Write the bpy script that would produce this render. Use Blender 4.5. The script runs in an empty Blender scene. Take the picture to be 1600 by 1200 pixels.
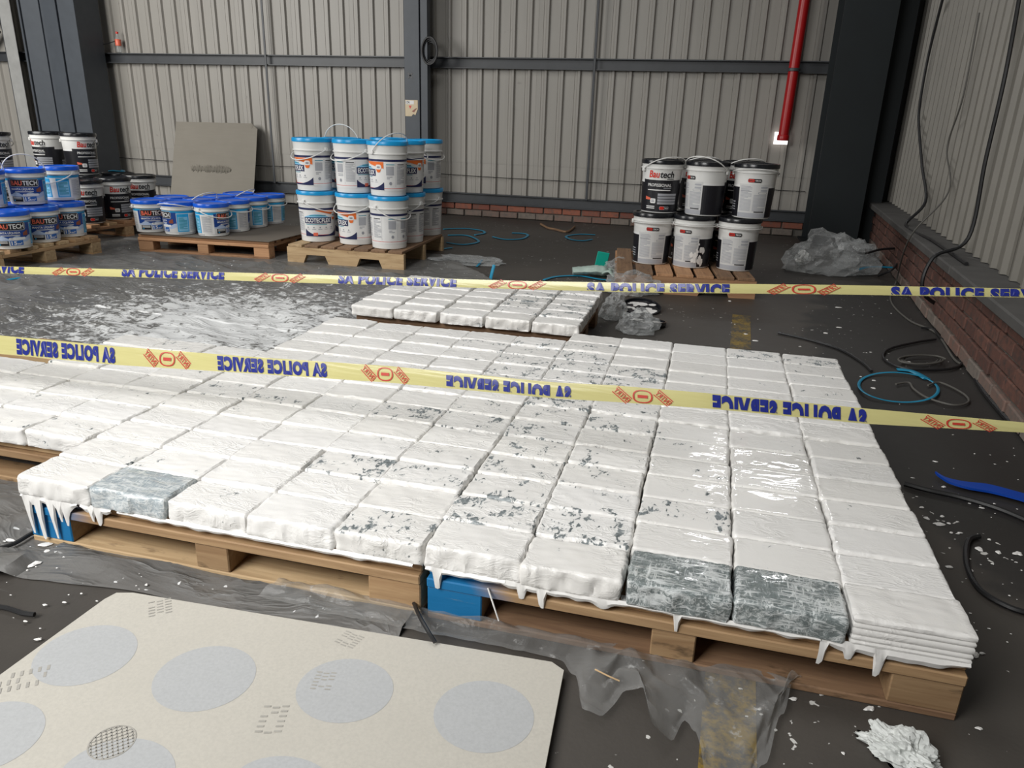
import bpy, bmesh, math, random
from mathutils import Vector, Matrix, noise
random.seed(7)
S = bpy.context.scene
COL = S.collection
PI = math.pi

# ------------------------------------------------------------------ camera, world, lights, exposure
FPX, YAW, PITCH, ROLL = 1161.6, 0.24748, 0.34130, 0.03164
CAM = Vector((0.5755, -1.4483, 1.1789))
_fw = Vector((-math.sin(YAW) * math.cos(PITCH), math.cos(YAW) * math.cos(PITCH), -math.sin(PITCH)))
_rt = Vector((math.cos(YAW), math.sin(YAW), 0))
_up = _rt.cross(_fw)
_r2 = math.cos(ROLL) * _rt + math.sin(ROLL) * _up
_u2 = -math.sin(ROLL) * _rt + math.cos(ROLL) * _up
cd = bpy.data.cameras.new('camera'); cam = bpy.data.objects.new('camera', cd); COL.objects.link(cam)
cd.sensor_width = 36; cd.lens = FPX * 36 / 1600; cd.clip_end = 200; cd.clip_start = 0.05
M = Matrix((_r2, _u2, -_fw)).transposed().to_4x4(); M.translation = CAM
cam.matrix_world = M
S.camera = cam

w = bpy.data.worlds.new('world'); S.world = w; w.use_nodes = True
w.node_tree.nodes['Background'].inputs[0].default_value = (0.80, 0.90, 1.0, 1)
w.node_tree.nodes['Background'].inputs[1].default_value = 0.028

def area_light(name, loc, target, sx, sy, power, color=(1, 1, 1)):
    l = bpy.data.lights.new(name, 'AREA'); l.shape = 'RECTANGLE'; l.size = sx; l.size_y = sy
    l.energy = power; l.color = color
    o = bpy.data.objects.new(name, l); COL.objects.link(o); o.location = loc
    d = Vector(target) - Vector(loc)
    o.rotation_euler = d.to_track_quat('-Z', 'Y').to_euler()
    return o
# the big roller door on the left side of the hall, daylight outside
area_light('daylight_through_side_door', (-8.2, 0.6, 3.2), (-8.3, 7.6, 0.9), 4.6, 3.6, 500, (1.0, 0.985, 0.95))
# the open loading bay behind and to the left of the camera
area_light('daylight_through_loading_bay', (-2.1, -2.6, 3.1), (-0.7, 0.7, 0.2), 2.6, 2.2, 102, (1.0, 0.99, 0.97)).data.spread = math.radians(112)
# roof skylight sheet over the packages
area_light('daylight_through_roof_sheet', (-1.6, 1.6, 5.6), (-1.3, 1.8, 0), 2.4, 2.4, 95, (1.0, 0.99, 0.97))
# lights added out of view near the back wall, for glare on wet paint
for lx, lz, sx_, sy_ in ((0.95, 3.42, 0.50, 0.07), (1.68, 3.42, 0.62, 0.07), (1.15, 3.02, 0.40, 0.03), (1.02, 3.75, 0.08, 0.05)):
    area_light('glare_light', (lx, 7.0, lz), (lx * 0.4 + 0.4, 0.5, 0.2), sx_, sy_, 150 * sx_ * sy_)
S.view_settings.view_transform = 'Standard'
S.view_settings.look = 'None'
S.view_settings.gamma = 1
S.view_settings.use_curve_mapping = False
S.view_settings.exposure = 0.08

# ------------------------------------------------------------------ pixel -> place in the hall
def _ray(x, y):
    return _fw + _r2 * ((x - 800) / FPX) - _u2 * ((y - 600) / FPX)
def at(x, y, z=0.0):
    d = _ray(x, y); return CAM + d * ((z - CAM.z) / d.z)
def aty(x, y, Y):
    d = _ray(x, y); return CAM + d * ((Y - CAM.y) / d.y)
def atx(x, y, X):
    d = _ray(x, y); return CAM + d * ((X - CAM.x) / d.x)
def atd(x, y, depth):
    return CAM + _ray(x, y) * depth

# ------------------------------------------------------------------ node helpers
def new_mat(name):
    m = bpy.data.materials.new(name); m.use_nodes = True
    nt = m.node_tree; b = nt.nodes['Principled BSDF']
    return m, nt, b
def N(nt, kind, **kw):
    n = nt.nodes.new(kind)
    for k, v in kw.items():
        if k.startswith('i_'):
            key = k[2:]; key = int(key) if key.isdigit() else key
            n.inputs[key].default_value = v
        else: setattr(n, k, v)
    return n
def L(nt, a, b): nt.links.new(a, b)
def coords(nt, kind='Object', scale=(1, 1, 1), rand=True):
    tc = N(nt, 'ShaderNodeTexCoord'); mp = N(nt, 'ShaderNodeMapping'); mp.inputs['Scale'].default_value = scale
    out = tc.outputs[kind] if kind != 'World' else N(nt, 'ShaderNodeNewGeometry').outputs['Position']
    if rand:
        oi = N(nt, 'ShaderNodeObjectInfo'); mu = N(nt, 'ShaderNodeMath', operation='MULTIPLY'); mu.inputs[1].default_value = 37.0
        L(nt, oi.outputs['Random'], mu.inputs[0])
        ad = N(nt, 'ShaderNodeVectorMath', operation='ADD'); L(nt, out, ad.inputs[0]); L(nt, mu.outputs[0], ad.inputs[1]); out = ad.outputs[0]
    L(nt, out, mp.inputs['Vector'])
    return mp.outputs[0]
def noise_tex(nt, vec, scale, detail=3, rough=0.55, dist=0.0):
    n = N(nt, 'ShaderNodeTexNoise'); n.inputs['Scale'].default_value = scale; n.inputs['Detail'].default_value = detail
    n.inputs['Roughness'].default_value = rough; n.inputs['Distortion'].default_value = dist
    L(nt, vec, n.inputs['Vector']); return n.outputs['Fac']
def ramp(nt, fac, p0, p1, c0=(0, 0, 0, 1), c1=(1, 1, 1, 1)):
    r = N(nt, 'ShaderNodeValToRGB'); e = r.color_ramp.elements
    e[0].position = p0; e[0].color = c0; e[1].position = p1; e[1].color = c1
    L(nt, fac, r.inputs[0]); return r.outputs[0]
def mixc(nt, fac, a, b, mode='MIX'):
    m = N(nt, 'ShaderNodeMix', data_type='RGBA', blend_type=mode)
    for sock, v in ((m.inputs[0], fac), (m.inputs[6], a), (m.inputs[7], b)):
        if hasattr(v, 'is_linked'): L(nt, v, sock)
        elif isinstance(v, (int, float)): sock.default_value = v
        else: sock.default_value = (*v[:3], 1)
    return m.outputs[2]
def math_(nt, op, a, b=None, clamp=False):
    m = N(nt, 'ShaderNodeMath', operation=op, use_clamp=clamp)
    for i, v in enumerate((a, b)):
        if v is None: continue
        if hasattr(v, 'is_linked'): L(nt, v, m.inputs[i])
        else: m.inputs[i].default_value = v
    return m.outputs[0]
def bump(nt, b, h, strength=0.3, dist=0.01):
    n = N(nt, 'ShaderNodeBump'); n.inputs['Strength'].default_value = strength; n.inputs['Distance'].default_value = dist
    L(nt, h, n.inputs['Height']); L(nt, n.outputs[0], b.inputs['Normal'])
def simple(name, col, rough=0.5, metal=0.0, var=0.12, vscale=6.0, bmp=0.0, bscale=60.0, kind='Object'):
    """a colour with a little mottling and relief"""
    m, nt, b = new_mat(name)
    v = coords(nt, kind)
    f = noise_tex(nt, v, vscale, 4)
    c = mixc(nt, f, [x * (1 - var) for x in col], [min(1, x * (1 + var)) for x in col])
    L(nt, c, b.inputs['Base Color'])
    b.inputs['Roughness'].default_value = rough; b.inputs['Metallic'].default_value = metal
    if bmp: bump(nt, b, noise_tex(nt, v, bscale, 3), bmp, 0.003)
    return m

MAT = {}
def wood(name, c0, c1, dark=(0.05, 0.03, 0.015)):
    m, nt, b = new_mat(name)
    v = coords(nt, 'Object', (2.2, 30, 30))
    g = noise_tex(nt, v, 1.0, 6, 0.6, 1.4)
    c = mixc(nt, ramp(nt, g, 0.3, 0.7), c0, c1)
    v2 = coords(nt, 'Object', (5, 14, 14))
    k = noise_tex(nt, v2, 1.3, 4, 0.7)
    c = mixc(nt, ramp(nt, k, 0.60, 0.76), c, dark)
    oi = N(nt, 'ShaderNodeObjectInfo')
    hv = N(nt, 'ShaderNodeHueSaturation'); L(nt, c, hv.inputs['Color'])
    L(nt, math_(nt, 'ADD', math_(nt, 'MULTIPLY', oi.outputs['Random'], 0.5), 0.75), hv.inputs['Value'])
    L(nt, hv.outputs[0], b.inputs['Base Color']); b.inputs['Roughness'].default_value = 0.75
    bump(nt, b, g, 0.35, 0.004)
    return m
MAT['wood'] = wood('pallet_wood', (0.30, 0.175, 0.085), (0.47, 0.31, 0.165))
MAT['wood_pale'] = wood('pale_pallet_wood', (0.38, 0.25, 0.13), (0.58, 0.42, 0.24), (0.12, 0.07, 0.035))
MAT['wood_red'] = wood('reddish_pallet_wood', (0.33, 0.17, 0.085), (0.48, 0.27, 0.14))
MAT['wood_dark'] = wood('dark_pallet_wood', (0.16, 0.09, 0.05), (0.26, 0.155, 0.085))
def blue_wood():
    m, nt, b = new_mat('blue_painted_wood')
    v = coords(nt, 'Object', (4, 26, 26)); g = noise_tex(nt, v, 1.2, 5, 0.65)
    c = mixc(nt, ramp(nt, g, 0.40, 0.55), (0.0, 0.13, 0.33), (0.01, 0.20, 0.44))
    c = mixc(nt, ramp(nt, g, 0.66, 0.70), c, (0.35, 0.28, 0.18))
    L(nt, c, b.inputs['Base Color']); b.inputs['Roughness'].default_value = 0.6; bump(nt, b, g, 0.25, 0.004)
    return m
MAT['blue_wood'] = blue_wood()
def blue_fade():
    """front board sprayed blue at its left end only"""
    m, nt, b = new_mat('half_blue_board')
    v = coords(nt, 'Object', (2.2, 30, 30)); g = noise_tex(nt, v, 1.0, 6, 0.6, 1.4)
    c = mixc(nt, ramp(nt, g, 0.3, 0.7), (0.30, 0.18, 0.09), (0.47, 0.31, 0.165))
    sx = N(nt, 'ShaderNodeSeparateXYZ'); tc = N(nt, 'ShaderNodeTexCoord'); L(nt, tc.outputs['Object'], sx.inputs[0])
    e = math_(nt, 'ADD', sx.outputs[0], math_(nt, 'MULTIPLY', math_(nt, 'SUBTRACT', g, 0.5), 0.12))
    fac = ramp(nt, math_(nt, 'ADD', e, 0.6), 0.11, 0.22, (1, 1, 1, 1), (0, 0, 0, 1))
    c = mixc(nt, fac, c, (0.005, 0.16, 0.38))
    L(nt, c, b.inputs['Base Color']); b.inputs['Roughness'].default_value = 0.7; bump(nt, b, g, 0.3, 0.004)
    return m
MAT['half_blue'] = blue_fade()
def blue_face():
    """block sprayed blue on its outer faces, bare wood where it was sheltered"""
    m, nt, b = new_mat('blue_faced_block')
    v = coords(nt, 'Object', (3, 30, 30)); g = noise_tex(nt, v, 1.0, 6, 0.6, 1.4)
    c = mixc(nt, ramp(nt, g, 0.3, 0.7), (0.26, 0.17, 0.095), (0.42, 0.30, 0.18))
    sx = N(nt, 'ShaderNodeSeparateXYZ'); tc = N(nt, 'ShaderNodeTexCoord'); L(nt, tc.outputs['Object'], sx.inputs[0])
    fy = math_(nt, 'LESS_THAN', sx.outputs[1], -0.0465); fx = math_(nt, 'LESS_THAN', sx.outputs[0], -0.0665)
    c = mixc(nt, math_(nt, 'MAXIMUM', fy, fx), c, mixc(nt, ramp(nt, g, 0.62, 0.70), (0.004, 0.16, 0.38), (0.22, 0.26, 0.26)))
    L(nt, c, b.inputs['Base Color']); b.inputs['Roughness'].default_value = 0.6; bump(nt, b, g, 0.25, 0.004)
    return m
MAT['blue_wood'] = blue_face()

def paint_mat():
    """white latex over wrinkled wrapping; the object's property «bare» says where the wrapping shows"""
    m, nt, b = new_mat('white_paint_over_wrap')
    v = coords(nt, 'Object', (1, 1, 1))
    at_ = N(nt, 'ShaderNodeAttribute', attribute_type='OBJECT', attribute_name='bare')
    n1 = noise_tex(nt, v, 15, 3, 0.6)
    v2 = coords(nt, 'Object', (75, 42, 60)); n2 = noise_tex(nt, v2, 1.0, 4, 0.62, 0.8)
    mval = math_(nt, 'ADD', math_(nt, 'MULTIPLY', n1, 0.55), math_(nt, 'MULTIPLY', n2, 0.45))
    d = math_(nt, 'SUBTRACT', mval, at_.outputs['Fac'])
    mask = ramp(nt, math_(nt, 'ADD', math_(nt, 'MULTIPLY', d, 14.0), 0.5, True), 0.30, 0.62)
    thin = ramp(nt, math_(nt, 'ADD', math_(nt, 'MULTIPLY', d, 5.0), 0.62, True), 0.25, 0.95)
    v3 = coords(nt, 'Object', (13, 30, 24)); n3 = noise_tex(nt, v3, 1.0, 3, 0.55, 1.6)
    n3 = math_(nt, 'POWER', math_(nt, 'SUBTRACT', 1.0, math_(nt, 'ABSOLUTE', math_(nt, 'SUBTRACT', math_(nt, 'MULTIPLY', n3, 2.0), 1.0))), 5.0)
    oi = N(nt, 'ShaderNodeObjectInfo')
    white = mixc(nt, oi.outputs['Random'], (0.80, 0.785, 0.755), (0.86, 0.85, 0.83))
    white = mixc(nt, math_(nt, 'MULTIPLY', thin, 0.42), white, (0.50, 0.53, 0.54))
    dark = mixc(nt, ramp(nt, n2, 0.52, 0.72), (0.26, 0.29, 0.30), (0.05, 0.065, 0.07))
    c = mixc(nt, mask, white, dark)
    L(nt, c, b.inputs['Base Color'])
    wt = N(nt, 'ShaderNodeAttribute', attribute_type='OBJECT', attribute_name='wet')
    b.inputs['Roughness'].default_value = 0.36
    L(nt, wt.outputs['Fac'], b.inputs['Coat Weight']); b.inputs['Coat Roughness'].default_value = 0.035
    h = math_(nt, 'SUBTRACT', math_(nt, 'ADD', math_(nt, 'MULTIPLY', math_(nt, 'MULTIPLY', n3, 0.9), ramp(nt, noise_tex(nt, v, 7, 2), 0.40, 0.66)), math_(nt, 'MULTIPLY', n2, 0.22)), math_(nt, 'MULTIPLY', mask, 0.35))
    bump(nt, b, h, 0.42, 0.005)
    return m
MAT['paint'] = paint_mat()
def paint_plain():
    m, nt, b = new_mat('white_paint')
    v = coords(nt, 'Object'); n = noise_tex(nt, v, 35, 3)
    L(nt, mixc(nt, n, (0.78, 0.765, 0.735), (0.86, 0.85, 0.83)), b.inputs['Base Color'])
    b.inputs['Roughness'].default_value = 0.3; bump(nt, b, n, 0.3, 0.004)
    return m
MAT['paint_plain'] = paint_plain()
def wrap_mat(name, dark, mid, amount):
    m, nt, b = new_mat(name)
    v = coords(nt, 'Object', (16, 90, 70)); n = noise_tex(nt, v, 1.0, 5, 0.7, 1.2)
    mp = coords(nt, 'Object', (80, 22, 60)); n2 = noise_tex(nt, mp, 1.0, 4, 0.7, 1.5)
    tc = coords(nt, 'Object'); big = noise_tex(nt, tc, 9, 2)
    c = mixc(nt, n2, dark, mid)
    s = math_(nt, 'ADD', math_(nt, 'MAXIMUM', n, math_(nt, 'SUBTRACT', n2, 0.04)), math_(nt, 'MULTIPLY', math_(nt, 'SUBTRACT', big, 0.5), 0.35))
    st = ramp(nt, s, amount, amount + 0.12)
    c = mixc(nt, st, c, (0.70, 0.73, 0.73))
    L(nt, c, b.inputs['Base Color']); b.inputs['Roughness'].default_value = 0.16
    b.inputs['Coat Weight'].default_value = 0.6; b.inputs['Coat Roughness'].default_value = 0.05
    bump(nt, b, s, 0.5, 0.008)
    return m
MAT['wrap'] = wrap_mat('clear_wrap_over_dark_block', (0.05, 0.075, 0.075), (0.36, 0.40, 0.40), 0.485)
MAT['wrap_thin'] = wrap_mat('thin_painted_wrap', (0.22, 0.28, 0.31), (0.58, 0.63, 0.66), 0.47)

def floor_mat():
    m, nt, b = new_mat('dark_concrete')
    v = coords(nt, 'World', rand=False)
    n1 = noise_tex(nt, v, 0.9, 5, 0.6); n2 = noise_tex(nt, v, 14, 4, 0.6); n3 = noise_tex(nt, v, 90, 2)
    c = mixc(nt, ramp(nt, n1, 0.35, 0.68), (0.042, 0.038, 0.034), (0.084, 0.074, 0.064))
    c = mixc(nt, math_(nt, 'MULTIPLY', n2, 0.55), c, (0.062, 0.054, 0.046))
    sc = coords(nt, 'World', (3, 28, 1), rand=False); sm = noise_tex(nt, sc, 1.0, 4, 0.7)
    c = mixc(nt, ramp(nt, sm, 0.66, 0.80, c1=(0.35, 0.35, 0.35, 1)), c, (0.20, 0.195, 0.185))
    # a darker patch of the slab on the far side of the right pallets
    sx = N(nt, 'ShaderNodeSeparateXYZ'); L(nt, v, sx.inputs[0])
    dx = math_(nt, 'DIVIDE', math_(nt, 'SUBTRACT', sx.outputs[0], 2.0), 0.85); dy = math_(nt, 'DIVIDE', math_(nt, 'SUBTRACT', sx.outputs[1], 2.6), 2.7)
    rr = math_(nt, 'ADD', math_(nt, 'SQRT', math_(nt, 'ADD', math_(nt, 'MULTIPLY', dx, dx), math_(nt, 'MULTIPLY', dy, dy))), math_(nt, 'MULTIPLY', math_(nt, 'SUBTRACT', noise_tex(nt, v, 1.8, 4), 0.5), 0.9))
    dark_patch = ramp(nt, rr, 0.92, 1.02, (1, 1, 1, 1), (0, 0, 0, 1))
    c = mixc(nt, math_(nt, 'MULTIPLY', dark_patch, 0.8), c, (0.024, 0.023, 0.022))
    # flecks of white paint trodden over the slab
    f = noise_tex(nt, v, 34, 2, 0.5, 0.3); g = noise_tex(nt, v, 1.6, 2)
    fl = ramp(nt, math_(nt, 'ADD', f, math_(nt, 'MULTIPLY', math_(nt, 'SUBTRACT', g, 0.5), 0.32)), 0.735, 0.75)
    c = mixc(nt, fl, c, (0.62, 0.61, 0.58))
    L(nt, c, b.inputs['Base Color'])
    L(nt, ramp(nt, n1, 0.3, 0.7, (0.42, 0.42, 0.42, 1), (0.7, 0.7, 0.7, 1)), b.inputs['Roughness'])
    bump(nt, b, math_(nt, 'ADD', n3, math_(nt, 'MULTIPLY', n2, 2.0)), 0.22, 0.002)
    return m
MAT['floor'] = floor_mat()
def sheet_mat():
    """grey builders' film with trampled white paint, thickest beside the packages"""
    m, nt, b = new_mat('grey_plastic_film')
    v = coords(nt, 'World', rand=False)
    n1 = noise_tex(nt, v, 2.2, 5, 0.65, 0.4)
    c = mixc(nt, n1, (0.10, 0.098, 0.094), (0.20, 0.196, 0.188))
    sx = N(nt, 'ShaderNodeSeparateXYZ'); L(nt, v, sx.inputs[0])
    gx = math_(nt, 'DIVIDE', math_(nt, 'ADD', sx.outputs[0], 2.05), 1.15)
    gy = math_(nt, 'DIVIDE', math_(nt, 'SUBTRACT', sx.outputs[1], 2.15), 1.0)
    r = math_(nt, 'SQRT', math_(nt, 'ADD', math_(nt, 'MULTIPLY', gx, gx), math_(nt, 'MULTIPLY', gy, gy)))
    dens = math_(nt, 'MULTIPLY', math_(nt, 'SUBTRACT', 1.35, r), 0.20)
    dens = math_(nt, 'MAXIMUM', dens, -0.05)
    vs = coords(nt, 'World', (11, 17, 1), rand=False); f = noise_tex(nt, vs, 1.0, 5, 0.68, 0.8)
    v3 = coords(nt, 'World', (42, 62, 1), rand=False); f2 = noise_tex(nt, v3, 1.0, 3, 0.6, 0.3)
    s = math_(nt, 'ADD', math_(nt, 'ADD', math_(nt, 'MULTIPLY', f, 0.7), math_(nt, 'MULTIPLY', f2, 0.3)), dens)
    v4 = coords(nt, 'World', rand=False); fk = ramp(nt, noise_tex(nt, v4, 38, 2, 0.5, 0.3), 0.715, 0.73)
    pm = math_(nt, 'MAXIMUM', ramp(nt, s, 0.60, 0.68), fk)
    c = mixc(nt, pm, c, (0.70, 0.71, 0.71))
    L(nt, c, b.inputs['Base Color']); b.inputs['Roughness'].default_value = 0.36
    wv = coords(nt, 'World', (1.1, 2.6, 1), rand=False); cr = noise_tex(nt, wv, 1.6, 4, 0.55, 1.3)
    cr = math_(nt, 'POWER', math_(nt, 'SUBTRACT', 1.0, math_(nt, 'ABSOLUTE', math_(nt, 'SUBTRACT', math_(nt, 'MULTIPLY', cr, 2.0), 1.0))), 9.0)
    bump(nt, b, math_(nt, 'ADD', math_(nt, 'ADD', math_(nt, 'MULTIPLY', n1, 0.8), math_(nt, 'MULTIPLY', f, 0.35)), math_(nt, 'MULTIPLY', cr, 0.8)), 0.5, 0.013)
    return m
MAT['sheet'] = sheet_mat()
def film_mat(name, col, op, rough=0.2):
    m, nt, b = new_mat(name)
    out = nt.nodes['Material Output']
    v = coords(nt, 'Object'); n = noise_tex(nt, v, 9, 4, 0.65, 0.8)
    L(nt, mixc(nt, n, [x * 0.8 for x in col], col), b.inputs['Base Color'])
    b.inputs['Roughness'].default_value = rough
    bump(nt, b, n, 0.5, 0.012)
    tr = N(nt, 'ShaderNodeBsdfTransparent'); tr.inputs[0].default_value = (0.96, 0.97, 0.97, 1)
    lw = N(nt, 'ShaderNodeLayerWeight'); lw.inputs[0].default_value = 0.35
    mx = N(nt, 'ShaderNodeMixShader')
    n2 = noise_tex(nt, v, 26, 4, 0.6)
    fac = math_(nt, 'ADD', math_(nt, 'ADD', math_(nt, 'MULTIPLY', lw.outputs['Facing'], 0.45), op),
                math_(nt, 'MULTIPLY', ramp(nt, n2, 0.62, 0.72), 0.45), True)
    L(nt, fac, mx.inputs[0]); L(nt, tr.outputs[0], mx.inputs[1]); L(nt, b.outputs[0], mx.inputs[2]); L(nt, mx.outputs[0], out.inputs[0])
    return m
MAT['film'] = film_mat('clear_plastic_film', (0.52, 0.52, 0.51), 0.16)
MAT['bag'] = film_mat('crumpled_clear_plastic', (0.60, 0.61, 0.61), 0.20, 0.16)
def cladding():
    m, nt, b = new_mat('grey_painted_cladding')
    v = coords(nt, 'Object', (1.6, 1.6, 0.35)); n = noise_tex(nt, v, 2.0, 5, 0.6)
    v2 = coords(nt, 'Object', (18, 18, 0.7)); n2 = noise_tex(nt, v2, 1.0, 3, 0.6)
    c = mixc(nt, n, (0.30, 0.285, 0.258), (0.40, 0.38, 0.345))
    c = mixc(nt, math_(nt, 'MULTIPLY', n2, 0.35), c, (0.22, 0.205, 0.185))
    v3 = coords(nt, 'Object', (1, 1, 1)); d = noise_tex(nt, v3, 7, 3, 0.6)
    c = mixc(nt, ramp(nt, d, 0.70, 0.80, c1=(0.5, 0.5, 0.5, 1)), c, (0.13, 0.12, 0.105))
    L(nt, c, b.inputs['Base Color']); b.inputs['Roughness'].default_value = 0.45
    bump(nt, b, n2, 0.1, 0.004)
    return m
MAT['clad'] = cladding()
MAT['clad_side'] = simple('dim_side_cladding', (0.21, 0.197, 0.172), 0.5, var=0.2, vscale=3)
MAT['steel'] = simple('blue_grey_steel_paint', (0.062, 0.072, 0.086), 0.5, var=0.18, vscale=9, bmp=0.1)
MAT['girt'] = simple('dark_grey_steel_paint', (0.050, 0.054, 0.060), 0.45, var=0.3, vscale=7, bmp=0.1)
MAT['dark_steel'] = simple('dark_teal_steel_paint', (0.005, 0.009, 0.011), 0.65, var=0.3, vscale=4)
MAT['pale_steel'] = simple('worn_pale_steel', (0.36, 0.36, 0.35), 0.5, var=0.25, vscale=8)
def brick_mat(name, c0, c1, grime):
    m, nt, b = new_mat(name)
    oi = N(nt, 'ShaderNodeObjectInfo'); v = coords(nt, 'Object'); n = noise_tex(nt, v, 22, 4, 0.65)
    c = mixc(nt, oi.outputs['Random'], c0, c1)
    c = mixc(nt, ramp(nt, n, 0.45, 0.75), c, grime)
    L(nt, c, b.inputs['Base Color']); b.inputs['Roughness'].default_value = 0.85; bump(nt, b, n, 0.5, 0.006)
    return m
MAT['brick'] = brick_mat('red_brick', (0.20, 0.065, 0.045), (0.30, 0.105, 0.065), (0.13, 0.085, 0.07))
MAT['brick_low'] = brick_mat('weathered_brick', (0.20, 0.17, 0.145), (0.20, 0.10, 0.075), (0.13, 0.115, 0.10))
MAT['brick_dark'] = brick_mat('dark_brick', (0.11, 0.05, 0.038), (0.16, 0.072, 0.052), (0.05, 0.042, 0.038))  # same brick shader, darker and less saturated, for the right wall
MAT['mortar'] = simple('grey_mortar', (0.13, 0.12, 0.105), 0.9, var=0.3, vscale=20, bmp=0.4)
MAT['ledge'] = simple('dusty_concrete_ledge', (0.085, 0.082, 0.078), 0.75, var=0.35, vscale=5, bmp=0.3)
MAT['red_paint'] = simple('red_pipe_paint', (0.42, 0.008, 0.010), 0.35, var=0.15)
MAT['white_plastic'] = simple('white_bucket_plastic', (0.74, 0.74, 0.72), 0.32, var=0.03)
MAT['grey_plastic'] = simple('translucent_grey_base', (0.50, 0.50, 0.50), 0.35, var=0.04)
MAT['cyan_lid'] = simple('sky_blue_lid', (0.008, 0.31, 0.66), 0.3, var=0.06)
MAT['blue_lid'] = simple('royal_blue_lid', (0.003, 0.10, 0.62), 0.28, var=0.06)
MAT['black_lid'] = simple('black_lid', (0.010, 0.011, 0.014), 0.25, var=0.2)
MAT['cable'] = simple('black_cable', (0.012, 0.012, 0.013), 0.5, var=0.2)
MAT['grey_cable'] = simple('grey_cable', (0.10, 0.095, 0.085), 0.6, var=0.2)
MAT['strap'] = simple('cyan_strap', (0.01, 0.25, 0.42), 0.4, var=0.15)
MAT['strap_blue'] = simple('deep_blue_strap', (0.005, 0.06, 0.40), 0.35, var=0.15)
MAT['glove'] = simple('pale_green_rubber', (0.40, 0.50, 0.45), 0.55, var=0.3, vscale=25, bmp=0.3)
MAT['teal'] = simple('teal_cuff', (0.0, 0.36, 0.27), 0.5)
MAT['rag'] = simple('paint_stiff_rag', (0.60, 0.62, 0.60), 0.5, var=0.45, vscale=22, bmp=0.5)
MAT['tape_red'] = simple('tape_red_ink', (0.50, 0.045, 0.03), 0.35, var=0.06)
MAT['tape_blue'] = simple('tape_blue_ink', (0.018, 0.028, 0.22), 0.3, var=0.1, vscale=30)
def tape_mat():
    m, nt, b = new_mat('yellow_barrier_tape')
    v = coords(nt, 'Object', (2.2, 2.2, 40)); n = noise_tex(nt, v, 1.6, 3)
    L(nt, mixc(nt, n, (0.58, 0.53, 0.22), (0.76, 0.71, 0.34)), b.inputs['Base Color'])
    b.inputs['Roughness'].default_value = 0.22; bump(nt, b, n, 0.25, 0.006)
    tr = N(nt, 'ShaderNodeBsdfTranslucent'); tr.inputs[0].default_value = (0.7, 0.66, 0.3, 1)
    mx = N(nt, 'ShaderNodeMixShader'); mx.inputs[0].default_value = 0.25
    L(nt, b.outputs[0], mx.inputs[1]); L(nt, tr.outputs[0], mx.inputs[2]); L(nt, mx.outputs[0], nt.nodes['Material Output'].inputs[0])
    return m
MAT['tape'] = tape_mat()
def card(name, c0, c1):
    m, nt, b = new_mat(name)
    v = coords(nt, 'Object', (4, 4, 60)); n = noise_tex(nt, v, 1, 4); v2 = coords(nt, 'Object'); n2 = noise_tex(nt, v2, 3, 4)
    c = mixc(nt, n2, c0, c1); c = mixc(nt, math_(nt, 'MULTIPLY', n, 0.3), c, [x * 0.7 for x in c0])
    L(nt, c, b.inputs['Base Color']); b.inputs['Roughness'].default_value = 0.85
    return m
MAT['card'] = card('grey_brown_cardboard', (0.235, 0.215, 0.18), (0.30, 0.275, 0.235))
MAT['card_dark'] = card('dusty_cardboard_sheet', (0.12, 0.10, 0.08), (0.19, 0.165, 0.135))
MAT['smudge'] = simple('faded_print', (0.205, 0.187, 0.157), 0.9)
def board_mat(name, c0, c1):
    m, nt, b = new_mat(name)
    v = coords(nt, 'Object'); n = noise_tex(nt, v, 5, 5, 0.6); n2 = noise_tex(nt, v, 140, 2)
    c = mixc(nt, n, c0, c1); c = mixc(nt, ramp(nt, n2, 0.35, 0.75), c, [x * 0.86 for x in c1])
    L(nt, c, b.inputs['Base Color']); b.inputs['Roughness'].default_value = 0.8; bump(nt, b, n2, 0.12, 0.002)
    return m
MAT['board'] = board_mat('cream_grey_board_paper', (0.50, 0.475, 0.42), (0.57, 0.545, 0.485))
MAT['disc'] = board_mat('pale_blue_print', (0.435, 0.445, 0.45), (0.485, 0.495, 0.50))
MAT['dust'] = simple('grey_shoe_dust', (0.385, 0.37, 0.335), 0.9, var=0.25, vscale=40)
def yellow_line():
    m, nt, b = new_mat('worn_yellow_floor_paint')
    v = coords(nt, 'World', rand=False); n = noise_tex(nt, v, 7, 5, 0.7); n2 = noise_tex(nt, v, 60, 3, 0.7)
    s = math_(nt, 'ADD', math_(nt, 'MULTIPLY', n, 0.6), math_(nt, 'MULTIPLY', n2, 0.4))
    c = mixc(nt, ramp(nt, s, 0.44, 0.56), (0.06, 0.054, 0.045), (0.26, 0.17, 0.025))
    L(nt, c, b.inputs['Base Color']); b.inputs['Roughness'].default_value = 0.6
    return m
MAT['yellow'] = yellow_line()
def flat(name, col, rough=0.35): MAT[name] = simple(name, col, rough, var=0.03)
for n_, c_ in dict(ink_white=(0.78, 0.78, 0.77), ink_black=(0.012, 0.012, 0.016), ink_navy=(0.016, 0.022, 0.085), ink_orange=(0.80, 0.17, 0.03),
                   ink_red=(0.66, 0.035, 0.02), ink_coral=(0.80, 0.16, 0.09), ink_sky=(0.26, 0.56, 0.78), ink_grey=(0.30, 0.31, 0.34), ink_light=(0.40, 0.41, 0.44),
                   ink_blue=(0.010, 0.055, 0.26), ink_cyan=(0.02, 0.36, 0.70), ink_pale=(0.42, 0.52, 0.70), ink_brown=(0.25, 0.07, 0.035),
                   ink_mid=(0.03, 0.13, 0.42), ink_paper=(0.62, 0.62, 0.61), ink_teal=(0.02, 0.28, 0.38), ink_cream=(0.62, 0.50, 0.32)).items(): flat(n_, c_)

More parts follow.
